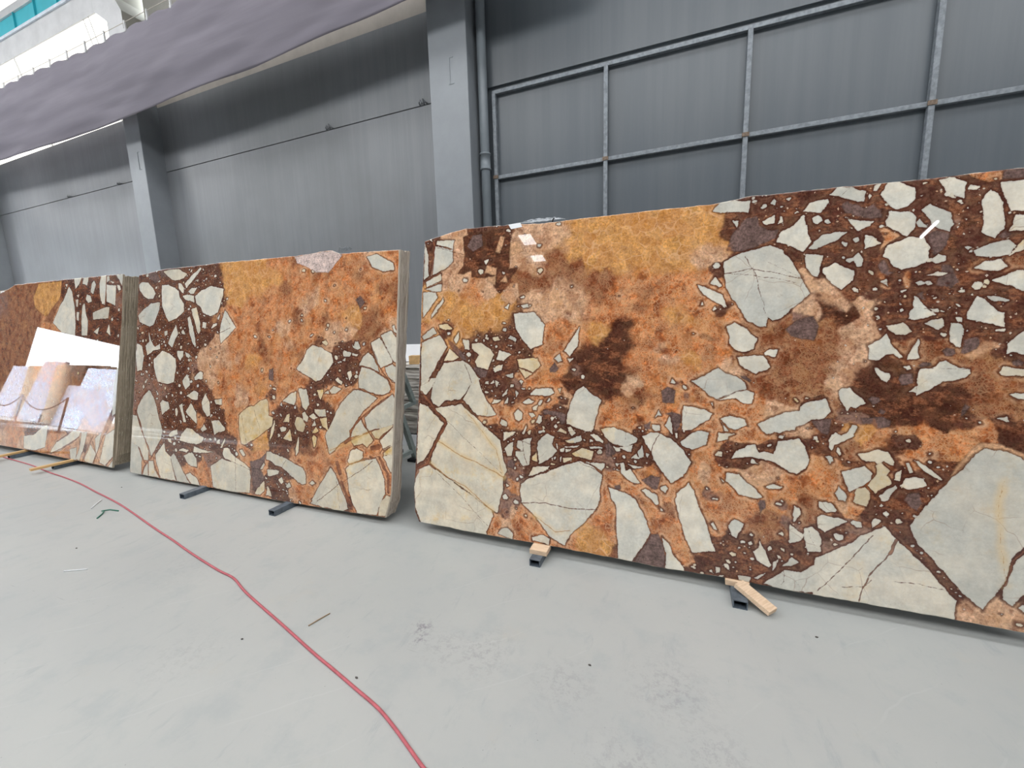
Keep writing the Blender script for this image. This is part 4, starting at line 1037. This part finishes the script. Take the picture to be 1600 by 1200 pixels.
# ---------------------------------------------------------------- building shell
WY = 4.75
def struct(b, name, mats): return tag(b.build(name, mats), kind='structure')
b = MB()   # wall behind the slabs: precast panels with an open joint at 4.11 m
for x0, x1 in ((-20.6, -14.7), (-14.1, -8.50), (-8.10, -2.72)):
    b.box(x0, x1, WY, WY+.2, 0, 4.105, 0); b.box(x0, x1, WY, WY+.2, 4.118, 5.10, 0)
b.box(-2.72, 10, WY, WY+.2, 0, 4.10, 4); b.box(-2.72, 10, WY-.035, WY+.2, 4.10, 8, 4)
b.box(-8.12, -2.72, WY, WY+.2, 5.10, 5.62, 1); b.box(-8.12, -2.72, WY+.02, WY+.2, 5.62, 8, 2)
b.box(-20.6, -8.62, WY+.05, WY+.2, 6.5, 8, 1); b.box(-40, -20.6, WY, WY+.2, 0, 8, 0)
b.box(-20.6, 10, WY+.2, WY+.22, 0, 5.1, 3)
struct(b, 'wall_back', [M_WALL, M_CREAM, M_OLIVE, M_DARK, M_BAY])
b = MB(); b.box(-40, 10, -18.2, -18, 0, 8); struct(b, 'wall_front', M_FARWALL)
b = MB(); b.box(10, 10.2, -18, 4.95, 0, 8); struct(b, 'wall_right', M_FARWALL)
b = MB(); b.box(-36.2, -36, -6.8, 4.95, 0, 8); b.box(-36.2, -36, -18, -11.9, 0, 8); b.box(-36.2, -36, -11.9, -6.8, 5.35, 8); struct(b, 'wall_left', M_FARWALL)
# roof with openings for the daylight sheets
panes = []
xs = [-34, -28.5, -27.9, -22, -21.4, -15.5, -14.9, -9, -8.4, -3.4, -2.8, 3.4, 4, 9.5]
for i in range(0, len(xs), 2): panes += [(xs[i], xs[i+1], 1.0, 2.6), (xs[i], xs[i+1], -5.8, -1.8)]
b = MB(); H = 8.0
b.box(-40, 10, 2.6, 4.95, H, H+.2); b.box(-40, 10, -1.8, 1.0, H, H+.2); b.box(-40, 10, -6.96, -5.8, H, H+.2)
ex = [-40]+xs+[10]
for i in range(0, len(ex), 2): b.box(ex[i], ex[i+1], 1.0, 2.6, H, H+.2); b.box(ex[i], ex[i+1], -5.8, -1.8, H, H+.2)
b.box(-40, -5.5, -9.3, -6.96, H, H+.2); b.box(-4.84, 10, -9.3, -6.96, H, H+.2); b.box(-5.5, -4.84, -8.42, -8.0, H, H+.2)
b.box(-5.5, -5.44, -8.0, -6.96, H, H+.2); b.box(-4.88, -4.84, -9.3, -8.42, H, H+.2); b.box(-40, 10, -18.2, -9.3, H, H+.2)
struct(b, 'ceiling', M_ROOF)
for i, (x0, x1, y0, y1) in enumerate(panes):
    b = MB(); b.box(x0, x1, y0, y1, H+.02, H+.04); struct(b, 'window_%d' % (i+2), M_SKYPANE)
b = MB(); b.prism([(4.46, 6.5), (4.48, 6.5), (4.80, 5.1), (4.78, 5.1)], -20.6, -8.50, 'X'); struct(b, 'window_1', M_WINPANE)
b = MB(); b.box(-20.6, -8.62, WY+.02, WY+.04, 7.26, 7.95); struct(b, 'window_20', M_WINPANE)
b = MB()
for x in (-17.6, -11.5): b.prism([(4.44, 6.5), (4.46, 6.5), (4.78, 5.1), (4.76, 5.1)], x, x+.02, 'X')
for x in (-9.15, -9.0): b.prism([(4.45, 6.5), (4.46, 6.5), (4.78, 5.1), (4.77, 5.1)], x, x+.012, 'X')
struct(b, 'trim_1', M_WHITE)

# concrete columns
def column(x0, x1, label, haunch):
    t = empty('concrete_column', ((x0+x1)/2, 4.6, 0), label, 'column', 'grey painted concrete columns along the wall')
    xm = (x0+x1)/2; a, c_ = x0-xm, x1-xm; y0, y1 = 4.44-4.6, WY+.2-4.6
    b = MB(); b.box(a, c_, y0, y1, 0, 5.12 if haunch else 8); b.build('shaft', M_COLGREY, t, .008)
    if haunch:
        b = MB()
        b.prism([(a, 5.12), (c_, 5.12), (c_, 6.35), (c_-.16, 6.6), (c_-.16, 8), (a-.3, 8), (a-.3, 6.52), (a, 6.3)], y0, y1)
        bmesh.ops.recalc_face_normals(b.bm, faces=b.bm.faces); b.bm.normal_update()
        for f in b.bm.faces: f.material_index = 0 if abs(f.normal.y) > .5 or f.calc_center_median().x < 0 else 1
        b.build('upper_shaft', [M_WHITE, M_OLIVE], t)
    # cast recess left by a lifting loop
    b = MB(); zz = 4.08; k = a+.26
    for q in range(6): b.box(k-.012+.004*(q % 2), k+.006, y0-.006, y0, zz+q*.045, zz+q*.045+.046)
    b.box(k, k+.05, y0-.004, y0, zz, zz+.008); b.box(k, k+.05, y0-.004, y0, zz+.262, zz+.27)
    b.build('cast_mark', M_COLGREY, t)
    return t
column(-14.62, -14.12, 'grey concrete column at the left edge of the photo', True)
column(-8.50, -8.10, 'grey concrete column behind the joint of the left and middle slab bundles', True)
column(-2.715, -2.235, 'grey concrete column beside the drainpipe, behind the gap before the largest slab', False)

# drain pipe
t = empty('drain_pipe', (-2.15, 4.63, 0), 'grey vertical drainpipe on the wall right of the concrete column', 'pipe')
b = MB(); b.tube([(0, 0, 0), (0, 0, 8)], .052, 24); b.build('pipe_length', M_PIPE, t)
b = MB(); b.tube([(0, 0, 3.2), (0, 0, 3.22), (0, 0, 3.221), (0, 0, 3.36), (0, 0, 3.361), (0, 0, 3.38)], [.064, .064, .059, .059, .064, .064], 24); b.build('coupling', M_PIPE, t)
b = MB(); b.tube([(0, 0, 6.1), (0, 0, 6.2)], .06, 24); b.box(-.02, .02, 0, .08, 6.12, 6.18); b.build('bracket', M_PIPE, t)

# steel frame on the right bay
t = empty('steel_wall_frame', (-2.05, 4.71, 0), 'galvanized steel tube frame standing against the grey wall on the right', 'frame')
for x in (0, 1.25, 2.535, 3.86, 5.1, 6.4, 7.7, 9.0):
    b = MB(); b.box(x-.021, x+.021, -.02, .03, 0, 4.02); b.build('post', M_GALV, t, .003)
for z in (4.03, 3.13, 2.2, 1.2):
    b = MB(); b.box(-.021, 9.05, -.012, .03, z-.02, z+.02); b.build('rail', M_GALV, t, .003)
for x in (0, 1.25, 2.535, 3.86):
    b = MB(); b.box(x-.03, x+.03, -.028, -.019, 3.115, 3.15); b.build('weld_plate', simple('rusty_weld', (126, 108, 92), .7, 0, .3, 60, .5), t)

# lifting loop stubs in the wall joint
for x, lab in ((-3.05, 'small bent wire stub in the wall joint nearest the drainpipe'), (-4.55, 'small bent wire stub at the middle of the wall joint'), (-11.2, 'small wire stub in the left bay wall joint, farther from the column'), (-9.5, 'small wire stub in the left bay wall joint, nearer the column')):
    b = MB(); s_ = .05 if x > -5 else .03
    b.tube([(0, 0, 0), (-.01, -.02, s_*.6), (.015, -.03, s_), (.04, -.02, s_*.2)], .008, 6)
    b.tube([(.05, 0, 0), (.05, -.02, s_*1.3), (.08, -.03, s_*.5), (.11, 0, s_*.1)], .008, 6)
    o = b.build('wire_stub', M_WALL, None, 0, (x, WY-.002, 4.11)); tag(o, lab, 'wire', 'wire stubs in the wall joint')

# crane runway and white concrete beam at upper left
b = MB(); b.box(-22, -8.801, 4.44, 4.72, 6.5, 6.84); o = b.build('concrete_beam', M_WHITE)
tag(o, 'white concrete beam spanning left of the column above the bright window', 'beam')
t = empty('crane_girder', (-8, 4.3, 6.84), 'cyan and pale grey crane runway girder above the white beam', 'crane')
b = MB(); b.box(-14, -.9, .115, .42, 0, .045); b.build('lower_flange', simple('pale_flange', (214, 222, 232), .5), t)
b = MB(); b.box(-14, -.9, .15, .25, .045, .31)
for i in range(18): b.box(-14+i*.72, -13.985+i*.72, .12, .16, .045, .31)
b.build('web', M_CYAN, t)
b = MB(); b.box(-14, -.9, .12, .40, .31, .43); b.build('upper_flange', M_WHITE, t)
b = MB(); b.box(-14, -.9, .2, .26, .43, .47); b.build('rail', M_GALV, t)

# ---------------------------------------------------------------- hanging cloth
t = empty('shade_curtain', (-7, 4.1, 5.78), 'long grey purple mesh cloth hung from a wire high along the wall', 'curtain')
me = bpy.data.meshes.new('cloth'); nx, nz = 420, 40
X = np.linspace(-15.5, -1.0, nx+1); T_ = np.linspace(0, 1, nz+1); XX, TT = np.meshgrid(X, T_)
sc_ = np.abs(((XX+15.5)/.52) % 1-.5)*2
top = 5.70+.03*sc_ + .0*XX+np.interp(XX, [-15.5, -11.5, -8.5, -5.5, -1], [.10, .08, .0, .03, .06]); bot = np.interp(XX, [-15.5, -12, -10.5, -8, -5, -2.8, -1], [4.80, 4.70, 4.645, 4.63, 4.69, 4.78, 4.83])
ZZ = bot+(top-bot)*TT
fold = vnoise(XX*.35+TT*.3, TT*2.2-XX*.10, 5, 2, 2.2)*.04*(1-.3*TT)+.012*np.sin(XX*1.1+TT*2)*(1-TT)+.012*np.sin((XX+15.5)/.52*2*np.pi)*TT**3+.05*np.exp(-((1-TT)*0+TT)**2/.01)*0
YY = 4.1+fold-.10*np.sin(TT*np.pi)*.6
co = np.stack([XX+7, YY-4.1, ZZ-5.78], -1).reshape(-1, 3); idx = np.arange((nx+1)*(nz+1)).reshape(nz+1, nx+1)
q = np.stack([idx[:-1, :-1], idx[:-1, 1:], idx[1:, 1:], idx[1:, :-1]], -1).reshape(-1, 4)
me.from_pydata(co.tolist(), [], q.tolist()); me.update(); me.polygons.foreach_set('use_smooth', [True]*len(me.polygons)); me.materials.append(M_CLOTH)
o = bpy.data.objects.new('cloth', me); COL.objects.link(o); o.parent = t
sd_ = o.modifiers.new('solid', 'SOLIDIFY'); sd_.thickness = .004
b = MB(); b.tube([(x, 0, .04+.008*math.sin(x)) for x in np.linspace(-8.5, 6, 60)], .004, 6); b.build('wire', M_CREAM, t)
k = 0; x = -15.5+.26
while x < -1:
    zt = float(np.interp(x, [-15.5, -11.5, -8.5, -5.5, -1], [.10, .08, .0, .03, .06]))+5.70-5.78
    b = MB(); b.box(x+7-.010, x+7+.010, -.012, .008, zt-.02, .055); b.box(x+7-.018, x+7+.018, -.014, .01, zt-.015, zt+.02); b.build('clip', M_WHITE, t)
    x += .52

# ---------------------------------------------------------------- stone slabs
MATS = [M_FACE, M_EDGE_L]
slabs = []
Y1, Z1 = 2.3496, .075; Y2, Z2 = 2.3411, .045; Y3, Z3 = 2.3356, .07
o = make_face_slab('stone_slab', -1.82, Y1, Z1, S1_EDGE, S1_POLYS, S1_VEINS, S1_ZONES, '', .02, MATS, .0042, 'd', 3, (0.05, 3.36))
tag(o, 'largest polished brown and amber breccia slab, nearest, running off the right edge', 'slab', 'polished breccia slabs')
o = make_face_slab('stone_slab', -5.15, Y2, Z2, S2_EDGE, S2_POLYS, S2_VEINS, S2_ZONES, '', .02, MATS, .005, 'o', 9, (-.16, 3.17))
tag(o, 'polished orange and white breccia slab, front of the middle bundle', 'slab', 'polished breccia slabs')
S3_EDGE['top'] = [(0, 1960), (330, 2000)]+S3_EDGE['top'][1:]; S3_EDGE['bot'] = [(0, 5)]+S3_EDGE['bot']
o = make_face_slab('stone_slab', -8.75, Y3, Z3, S3_EDGE, S3_POLYS, S3_VEINS, S3_ZONES, '', .02, [stone_face_material('polished_breccia_mirror', .012), M_EDGE_G], .007, 'm', 21, (0.02, 3.18))
tag(o, 'leftmost breccia slab with mirror reflections, front of the left bundle', 'slab', 'polished breccia slabs')

def bundle(x_ref, y0, z0, n, u0, u1, h, mat, grp, where, pitch=.021, seed=0):
    rs = random.Random(seed); words = ['second', 'third', 'fourth', 'fifth', 'sixth', 'seventh', 'eighth', 'ninth']
    for i in range(n):
        off = .0215+i*pitch
        o = plain_slab('rough_slab', x_ref, y0, z0, off, u0+rs.uniform(0, .02), u1-rs.uniform(-.002, .008), h+rs.uniform(-.012, .008), .0185, mat, seed*10+i)
        o.location = (x_ref, y0+off/math.cos(TH), z0)
        tag(o, '%s slab from the front in the %s' % (words[i], where), 'slab', grp)
bundle(-5.15, Y2, Z2, 5, -.14, 3.165, 2.035, M_EDGE_B, 'slabs stacked behind the middle front slab', 'middle stone bundle, only its rough edge showing', .0215, 1)
bundle(-8.75, Y3, Z3, 7, .02, 3.175, 2.05, M_EDGE_G, 'slabs stacked behind the left front slab', 'left stone bundle, only its weathered edge showing', .0205, 2)
bundle(-1.82, Y1, Z1, 3, .075, 3.34, 2.045, M_EDGE_L, 'slabs stacked behind the largest slab', 'right stone bundle, a thin top edge showing', .0215, 3)

# ---------------------------------------------------------------- racks the slabs lean on
def rack(x, front, off, label, mat=M_TUBE, z=.045, wdt=.068):
    t = empty('a_frame_rack', (x, 2.9, 0), label, 'rack', 'steel racks carrying the slabs')
    b = MB(); w_ = wdt/2; f = front-2.9; r = .95
    b.box(-w_, w_, f, r, 0, .004); b.box(-w_, w_, f, r, z-.004, z); b.box(-w_, -w_+.005, f, r, .004, z-.004); b.box(w_-.005, w_, f, r, .004, z-.004)
    b.box(-w_+.005, w_-.005, f+.06, f+.065, .004, z-.004, 1)
    b.build('base_tube', [mat, M_DARK], t)
    ys = off-2.9   # y of the back of the bundle at floor height
    b = MB(); b.bar((0, ys+.035+math.tan(TH)*.04, z), (0, ys+.035+math.tan(TH)*1.85, 1.85), .05, .05, 0, (1, 0, 0)); b.build('post', mat, t)
    b = MB(); b.bar((0, ys+.06+math.tan(TH)*1.75, 1.78), (0, r-.05, z), .05, .05, 0, (1, 0, 0)); b.build('back_leg', mat, t)
    b = MB(); b.bar((0, ys+.06+math.tan(TH)*.8, .8), (0, .62, .8), .04, .04, 0, (0, 0, 1)); b.build('brace', mat, t)
    return t
rack(-.795, 2.215, Y1+.09, 'steel rack with the base tube under the small wooden block of the largest slab')
rack(.317, 2.215, Y1+.09, 'steel rack with the base tube under the slanting wooden plank of the largest slab')
rack(-4.107, 2.145, Y2+.135, 'steel rack with the left one of two bare base tubes under the middle bundle')
rack(-3.01, 2.172, Y2+.135, 'steel rack with the right one of two bare base tubes under the middle bundle')
rack(-6.46, 2.18, Y3+.175, 'steel rack under the right wooden batten of the left bundle')
rack(-7.56, 2.2, Y3+.175, 'steel rack under the left wooden batten of the left bundle')
# trestle seen through the gap
M_TG = simple('grey_green_steel', (160, 170, 166), .5, .0, .15, 20, .2)
t = empty('steel_trestle', (-2.69, 3.5, 0), 'grey green steel trestle in the gap between the middle and right slabs', 'trestle')
b = MB(); b.bar((0, -.32, 1.75), (0, .2, .66), .05, .05, 0, (1, 0, 0)); b.build('upper_leg', M_TG, t)
b = MB(); b.bar((0, -.05, .62), (0, .24, .64), .04, .035, 0, (1, 0, 0)); b.build('cross_bar', M_TG, t)
b = MB(); b.bar((0, -.08, .72), (0, .17, .05), .05, .05, 0, (1, 0, 0)); b.box(-.03, .03, .15, .2, 0, .08); b.build('lower_leg', M_TG, t)
b = MB(); b.bar((0, -.35, .12), (0, .14, .12), .04, .04, 0, (1, 0, 0)); b.build('foot_bar', M_TG, t)
b = MB(); b.box(-.05, .05, .10, .22, 0, .03); b.build('foot', M_DARK, t)
b = MB(); b.bar((0, -.34, .0), (0, -.34, 1.78), .05, .05, 0, (1, 0, 0)); b.build('front_post', M_TG, t)

# wooden blocks and battens
def woodbox(name, M, dims, mat, label, cat='wood'):
    b = MB(); b.box(-dims[0]/2, dims[0]/2, -dims[1]/2, dims[1]/2, 0, dims[2]); o = b.build(name, mat, None, .002)
    o.matrix_world = M; tag(o, label, cat); return o
T3 = Matrix.Translation
woodbox('wood_block', T3((-.792, 2.317, .045)), (.112, .09, .03), M_WOOD, 'small pale wooden block on the tube under the largest slab')
woodbox('wood_block', T3((.315, 2.36, .045)), (.115, .05, .03), M_WOOD, 'thin pale wooden block tucked under the largest slab beside the plank')
p0 = Vector((.322, 2.315, .0625)); p1 = Vector((.455, 2.203, .018)); d = (p1-p0); d.normalize(); x_ = d.cross(Vector((0, 0, 1))).normalized(); z_ = x_.cross(d)
b = MB(); b.box(-.033, .033, -.01, (p1-p0).length, 0, .025); o = b.build('wood_plank', M_WOOD, None, .002)
o.matrix_world = Matrix.Translation(p0) @ Matrix((x_, d, z_)).transposed().to_4x4()
tag(o, 'pale wooden plank slanting from the tube to the floor at the largest slab', 'wood')
woodbox('wood_batten', T3((-6.425, 2.25, .0455)) @ Matrix.Rotation(-.06, 4, 'Z'), (.05, .50, .025), M_WOODY, 'yellow wooden batten nearest the middle bundle, under the left slabs')
woodbox('wood_batten', T3((-7.56, 2.2, .0455)) @ Matrix.Rotation(.04, 4, 'Z'), (.05, .60, .025), M_WOODY, 'yellow wooden batten at the left photo edge under the left slabs')

# stone offcuts stacked by the wall, seen through the gap
ly = NT('stacked_offcut_stone'); v = ly.coord((1, 1, 1)); wv = ly.n('ShaderNodeTexNoise'); ly.l(ly.coord((3, 3, 60)), wv.inputs['Vector']); wv.inputs['Scale'].default_value = 1.5; wv.inputs['Detail'].default_value = 5
M_OFF = ly.done(ly.mix(ly.ramp(wv.outputs[0], .35, .6), s2l((150, 138, 130)), s2l((228, 224, 216))), .7)
t0 = Y2+.4
for i, (z, h_, lab) in enumerate([(0, .16, 'lowest white stone offcut stack layer seen in the gap'), (.16, .2, 'second layer of stone offcuts seen in the gap'), (.36, .18, 'third layer of stone offcuts seen in the gap'), (.54, .2, 'fourth layer of stone offcuts seen in the gap'), (.74, .17, 'fifth layer of stone offcuts seen in the gap'), (.91, .1, 'sixth layer of stone offcuts seen in the gap')]):
    b = MB(); zz = z; rs = random.Random(i)
    n_ = 1 if i == 0 else 5; th_ = h_/n_
    for q in range(n_):
        b.box(-.45+rs.uniform(-.03, .03), .45+rs.uniform(-.03, .03), -.2+rs.uniform(-.02, .02), .25, z+q*th_, z+(q+.86)*th_)
    o = b.build('stone_offcuts', M_OFF if i else M_PAPER, None, 0, (-3.2, 4.32, 0)); tag(o, lab, 'stone', 'stack of stone offcuts by the wall')
woodbox('wood_offcut', T3((-2.93, 4.2, 1.01)) @ Matrix.Rotation(.3, 4, 'Z'), (.2, .12, .1), M_WOODY, 'orange wood offcut on top of the stone offcuts in the gap')
woodbox('wall_tile', T3((-3.15, 4.42, 1.01)) @ Matrix.Rotation(.2, 4, 'Z') @ Matrix.Rotation(-.25, 4, 'X'), (.42, .05, .22), M_PAPER, 'white tile leaning on top of the stone offcuts in the gap', 'tile')

# ---------------------------------------------------------------- things on the slab tops
def on_slab(xr, y0, z0, u, v, off=0):
    return Vector((xr+u, y0+v*math.sin(TH)-off*math.cos(TH), z0+v*math.cos(TH)+off*math.sin(TH)))
b = MB(); rs = random.Random(4); g = {}
for i in range(24):
    for j in range(6):
        x = i/23*.36; zz = j/5*.028*(math.sin(i/23*math.pi)**.6+.1)
        g[i, j] = b.bm.verts.new((x, rs.uniform(-.012, .012)+j*.006, zz+rs.uniform(-.003, .003)))
for i in range(23):
    for j in range(5): b.bm.faces.new((g[i, j], g[i+1, j], g[i+1, j+1], g[i, j+1])).smooth = True
o = b.build('plastic_film', M_FILM, None, 0, on_slab(-1.82, Y1, Z1, .74, 2.088, -.012)); sd_ = o.modifiers.new('s', 'SOLIDIFY'); sd_.thickness = .0008
tag(o, 'crumpled clear plastic film on the top edge of the largest slab', 'film')
b = MB(); P = [on_slab(-1.82, Y1, Z1, u, v, .0025) for u, v in ((.715, 2.088), (.80, 2.092), (.815, 2.062), (.735, 2.055))]
P2 = [p+Vector((0, .0012, 0)) for p in P]; A = [b.bm.verts.new(p) for p in P]; B = [b.bm.verts.new(p) for p in P2]
b.bm.faces.new(A); b.bm.faces.new(B[::-1]); [b.bm.faces.new((A[(i+1) % 4], A[i], B[i], B[(i+1) % 4])) for i in range(4)]
o = b.build('paper_label', M_PAPER); tag(o, 'small white label at the top edge of the largest slab beside the film', 'label')
b = MB(); b.tube([(0, 0, 0), (.003, 0, .018), (.012, 0, .028)], .004, 6); o = b.build('black_clip', M_DARK, None, 0, on_slab(-1.82, Y1, Z1, 1.02, 2.07, -.008)); tag(o, 'tiny black clip on the top edge of the largest slab', 'clip')
b = MB(); rs = random.Random(9)
for i in range(9):
    a0 = rs.uniform(0, 3); b.tube([(.0+i*.008, rs.uniform(-.01, .01), 0), (.02+i*.01, rs.uniform(-.01, .01), rs.uniform(.02, .045)), (.05+i*.012, rs.uniform(-.01, .01), rs.uniform(.01, .04)), (.09+i*.004, 0, rs.uniform(0, .02))], .0022, 5)
o = b.build('wire_scrap', M_GALV, None, 0, on_slab(-5.15, Y2, Z2, 2.56, 2.066, -.01)); tag(o, 'crumpled wire scrap on top of the middle slab bundle', 'wire')
b = MB(); b.box(0, .1, 0, .03, 0, .03); o = b.build('paper_label', M_PAPER, None, 0, on_slab(-8.75, Y3, Z3, .36, 2.0, -.003)); tag(o, 'white label on the top left corner of the leftmost slab', 'label')

# ---------------------------------------------------------------- hose and debris on the floor
hp = [(-8.4, 2.25), (-7.605, 2.2), (-6.93, 2.165), (-6.345, 2.105), (-5.97, 2.078), (-5.547, 2.035), (-5.119, 1.97), (-4.488, 1.875), (-3.709, 1.718), (-3.354, 1.65), (-3.012, 1.579), (-2.651, 1.514), (-2.467, 1.489), (-2.256, 1.419), (-1.84, 1.308), (-1.532, 1.224), (-1.378, 1.186), (-1.214, 1.144), (-1.067, 1.106), (-.957, 1.064), (-.858, 1.02), (-.78, .985), (-.69, .95), (-.5, .88), (-.2, .8), (.3, .6)]
def cat(P, n=8):
    out = []
    for i in range(len(P)-1):
        p0, p1, p2, p3 = P[max(i-1, 0)], P[i], P[i+1], P[min(i+2, len(P)-1)]
        for k in range(n):
            t = k/n; out.append(tuple(.5*((2*p1[a])+(-p0[a]+p2[a])*t+(2*p0[a]-5*p1[a]+4*p2[a]-p3[a])*t*t+(-p0[a]+3*p1[a]-3*p2[a]+p3[a])*t**3) for a in range(len(p1))))
    return out+[tuple(P[-1])]
b = MB(); b.tube([(x, y, .0065) for x, y in cat(hp)], .0065, 10); o = b.build('hose', M_HOSE); tag(o, 'thin faded red hose snaking across the pale floor', 'hose')
def strip(name, pts, wd, mat, label, cat_, th_=.002):
    b = MB(); b.tube([(x, y, z) for x, y, z in pts], wd, 6); o = b.build(name, mat); tag(o, label, cat_)
strip('plastic_strip', [(-4.36, 1.66, .005), (-4.42, 1.72, .006), (-4.44, 1.74, .012), (-4.50, 1.75, .006), (-4.46, 1.79, .005), (-4.36, 1.80, .005)], .005, M_GREEN, 'short twisted green plastic strip on the floor beside the hose', 'strip')
strip('paper_scrap', [(-4.66, 1.75, .004), (-4.74, 1.82, .006), (-4.80, 1.88, .004)], .004, M_PAPER, 'thin white scrap on the floor beside the hose', 'scrap')
strip('wood_splinter', [(-1.705, 1.35, .003), (-1.69, 1.40, .004), (-1.672, 1.458, .003)], .003, simple('brown_splinter', (150, 128, 100), .8), 'brown wood splinter lying on the floor beyond the hose', 'splinter')
strip('paper_scrap', [(-3.60, 1.17, .003), (-3.54, 1.20, .004), (-3.48, 1.235, .003)], .003, M_PAPER, 'thin white sliver on the floor left of the hose', 'scrap')
pb = [(-1.94, 1.17, 'tiny dark chip on the floor left of the hose, nearer'), (-1.25, 1.19, 'tiny dark chip on the floor just right of the hose'), (-.33, 1.6, 'tiny dark chip on the floor below the largest slab, left of the planks'), (-3.9, 1.35, 'tiny dark chip on the floor far left of the hose'), (.62, 2.12, 'tiny brown chip on the floor right of the slanting plank'), (-5.0, 2.12, 'tiny dark chip on the floor before the left bundle')]
for i, (x, y, lab) in enumerate(pb):
    b = MB(); bmesh.ops.create_icosphere(b.bm, subdivisions=1, radius=.006)
    for v in b.bm.verts: v.co = Vector((v.co.x*(1+.6*random.random()), v.co.y*.8, max(v.co.z*.6, -.003)))
    o = b.build('stone_chip', simple('chip', (80, 76, 72), .8), None, 0, (x, y, .0035)); tag(o, lab, 'chip', 'stone chips on the floor')

# ---------------------------------------------------------------- what the left slab mirrors: pale slabs across the aisle, rope barrier
M_MARB = NT('white_marble'); v = M_MARB.coord(); n = M_MARB.noise(M_MARB.warp(v, 1.5, .8), 2.2, 7, .7)
M_MARB = M_MARB.done(M_MARB.mix(M_MARB.ramp(n, .45, .6), s2l((205, 214, 232)), s2l((232, 236, 244))), .25)
for (x0, x1, y, h_, lab) in ((-19.7, -17.2, -2.7, 2.15, 'white marble slab across the aisle, nearest in the left slab reflection'), (-26.4, -24.6, -3.85, 2.65, 'tall pale marble slab across the aisle, middle one in the reflection'), (-31.5, -28.6, -4.6, 2.55, 'white marble slab across the aisle, farthest in the reflection'), (-20.9, -20.1, -2.85, 1.5, 'narrow white marble slab beside the nearest pale slab across the aisle')):
    b = MB(); n_ = 12; top = [(x0+(x1-x0)*i/n_, h_+random.uniform(-.02, .02)) for i in range(n_+1)]
    b.prism([(x0, 0), (x1, 0)]+top[::-1], -.15, 0); o = b.build('marble_slab', M_MARB); o.rotation_euler = (math.radians(7), 0, 0); o.location = (0, y, .02)
    tag(o, lab, 'slab', 'pale marble slabs across the aisle')
bp = [(-30.5, -2.9), (-26.2, -2.3), (-22.3, -1.7), (-18.6, -1.2), (-15.2, -.9)]
for i, (x, y) in enumerate(bp):
    if i in (0, 4): pass
    b = MB(); b.tube([(0, 0, 0), (0, 0, .03), (0, 0, .031), (0, 0, .95)], [.16, .14, .025, .025], 14); o = b.build('barrier_post', M_TUBE, None, 0, (x, y, 0))
    tag(o, ['farthest', 'second farthest', 'middle', 'second nearest', 'nearest'][i]+' post of the chain barrier across the aisle', 'post', 'barrier posts across the aisle')
for i in range(4):
    (x0, y0), (x1, y1) = bp[i], bp[i+1]; b = MB()
    b.tube([(x0+(x1-x0)*(.025+.95*k/16), y0+(y1-y0)*(.025+.95*k/16), .9-.35*(1-(2*k/16-1)**2)) for k in range(17)], .014, 6); o = b.build('barrier_chain', M_TUBE)
    tag(o, ['farthest', 'second farthest', 'second nearest', 'nearest'][i]+' sagging chain of the barrier across the aisle', 'chain', 'barrier chains across the aisle')
t = empty('strip_light', (5.86, -7.98, 7.5), 'fluorescent strip light under the roof mirrored as a white streak', 'lamp')
b = MB(); b.box(-.04, .04, -.42, .42, 0, .5); b.build('housing', M_WHITE, t)
b = MB(); b.tube([(0, -.38, -.03), (0, .38, -.03)], .03, 10); b.build('tube', M_LAMP, t)

# added fill lights, out of view, to brighten the mirrored marble
for i, (x, y, tx, ty, lab) in enumerate(((-18.4, 1.6, -18.4, -2.7, 'nearest added fill light aimed at the pale marble across the aisle'), (-25.6, .8, -25.5, -3.9, 'middle added fill light aimed at the pale marble across the aisle'), (-30.2, .2, -30.1, -4.6, 'farthest added fill light aimed at the pale marble across the aisle'))):
    t = empty('added_fill_light', (x, y, 6.2), lab, 'lamp', 'added fill lights across the aisle')
    b = MB(); b.box(-.5, .5, .05, .2, -.3, .3); b.box(-.03, .03, .08, .14, .3, 1.8); b.build('housing', M_TUBE, t)  # invented housing and hanger for the added fill
    ld = bpy.data.lights.new('added_fill_lamp', 'AREA'); ld.shape = 'RECTANGLE'; ld.size = 1.0; ld.size_y = .6; ld.energy = 1900; ld.color = (.86, .92, 1)
    lo = bpy.data.objects.new('added_fill_lamp', ld); COL.objects.link(lo); lo.location = (x, y-.02, 6.2)
    dr = Vector((tx, ty, 1.7))-lo.location; lo.rotation_euler = dr.to_track_quat('-Z', 'Y').to_euler(); ld.spread = math.radians(46)
    lo.parent = t; lo.location = (0, -.02, 0)

for x0, x1, y, h_, lab in ((-24.2, -20.4, -3.75, 2.45, 'brown edged stone bundle across the aisle between the nearest and the middle marble'), (-28.5, -26.6, -4.4, 2.5, 'brown edged stone bundle across the aisle before the farthest marble')):
    b = MB(); n_ = 8
    for q in range(n_): b.box(x0, x1, y-.5+q*.06, y-.45+q*.06, .02, h_-.03*(q % 3))
    o = b.build('stone_bundle', M_EDGE_G); tag(o, lab, 'slab', 'stone bundles across the aisle')
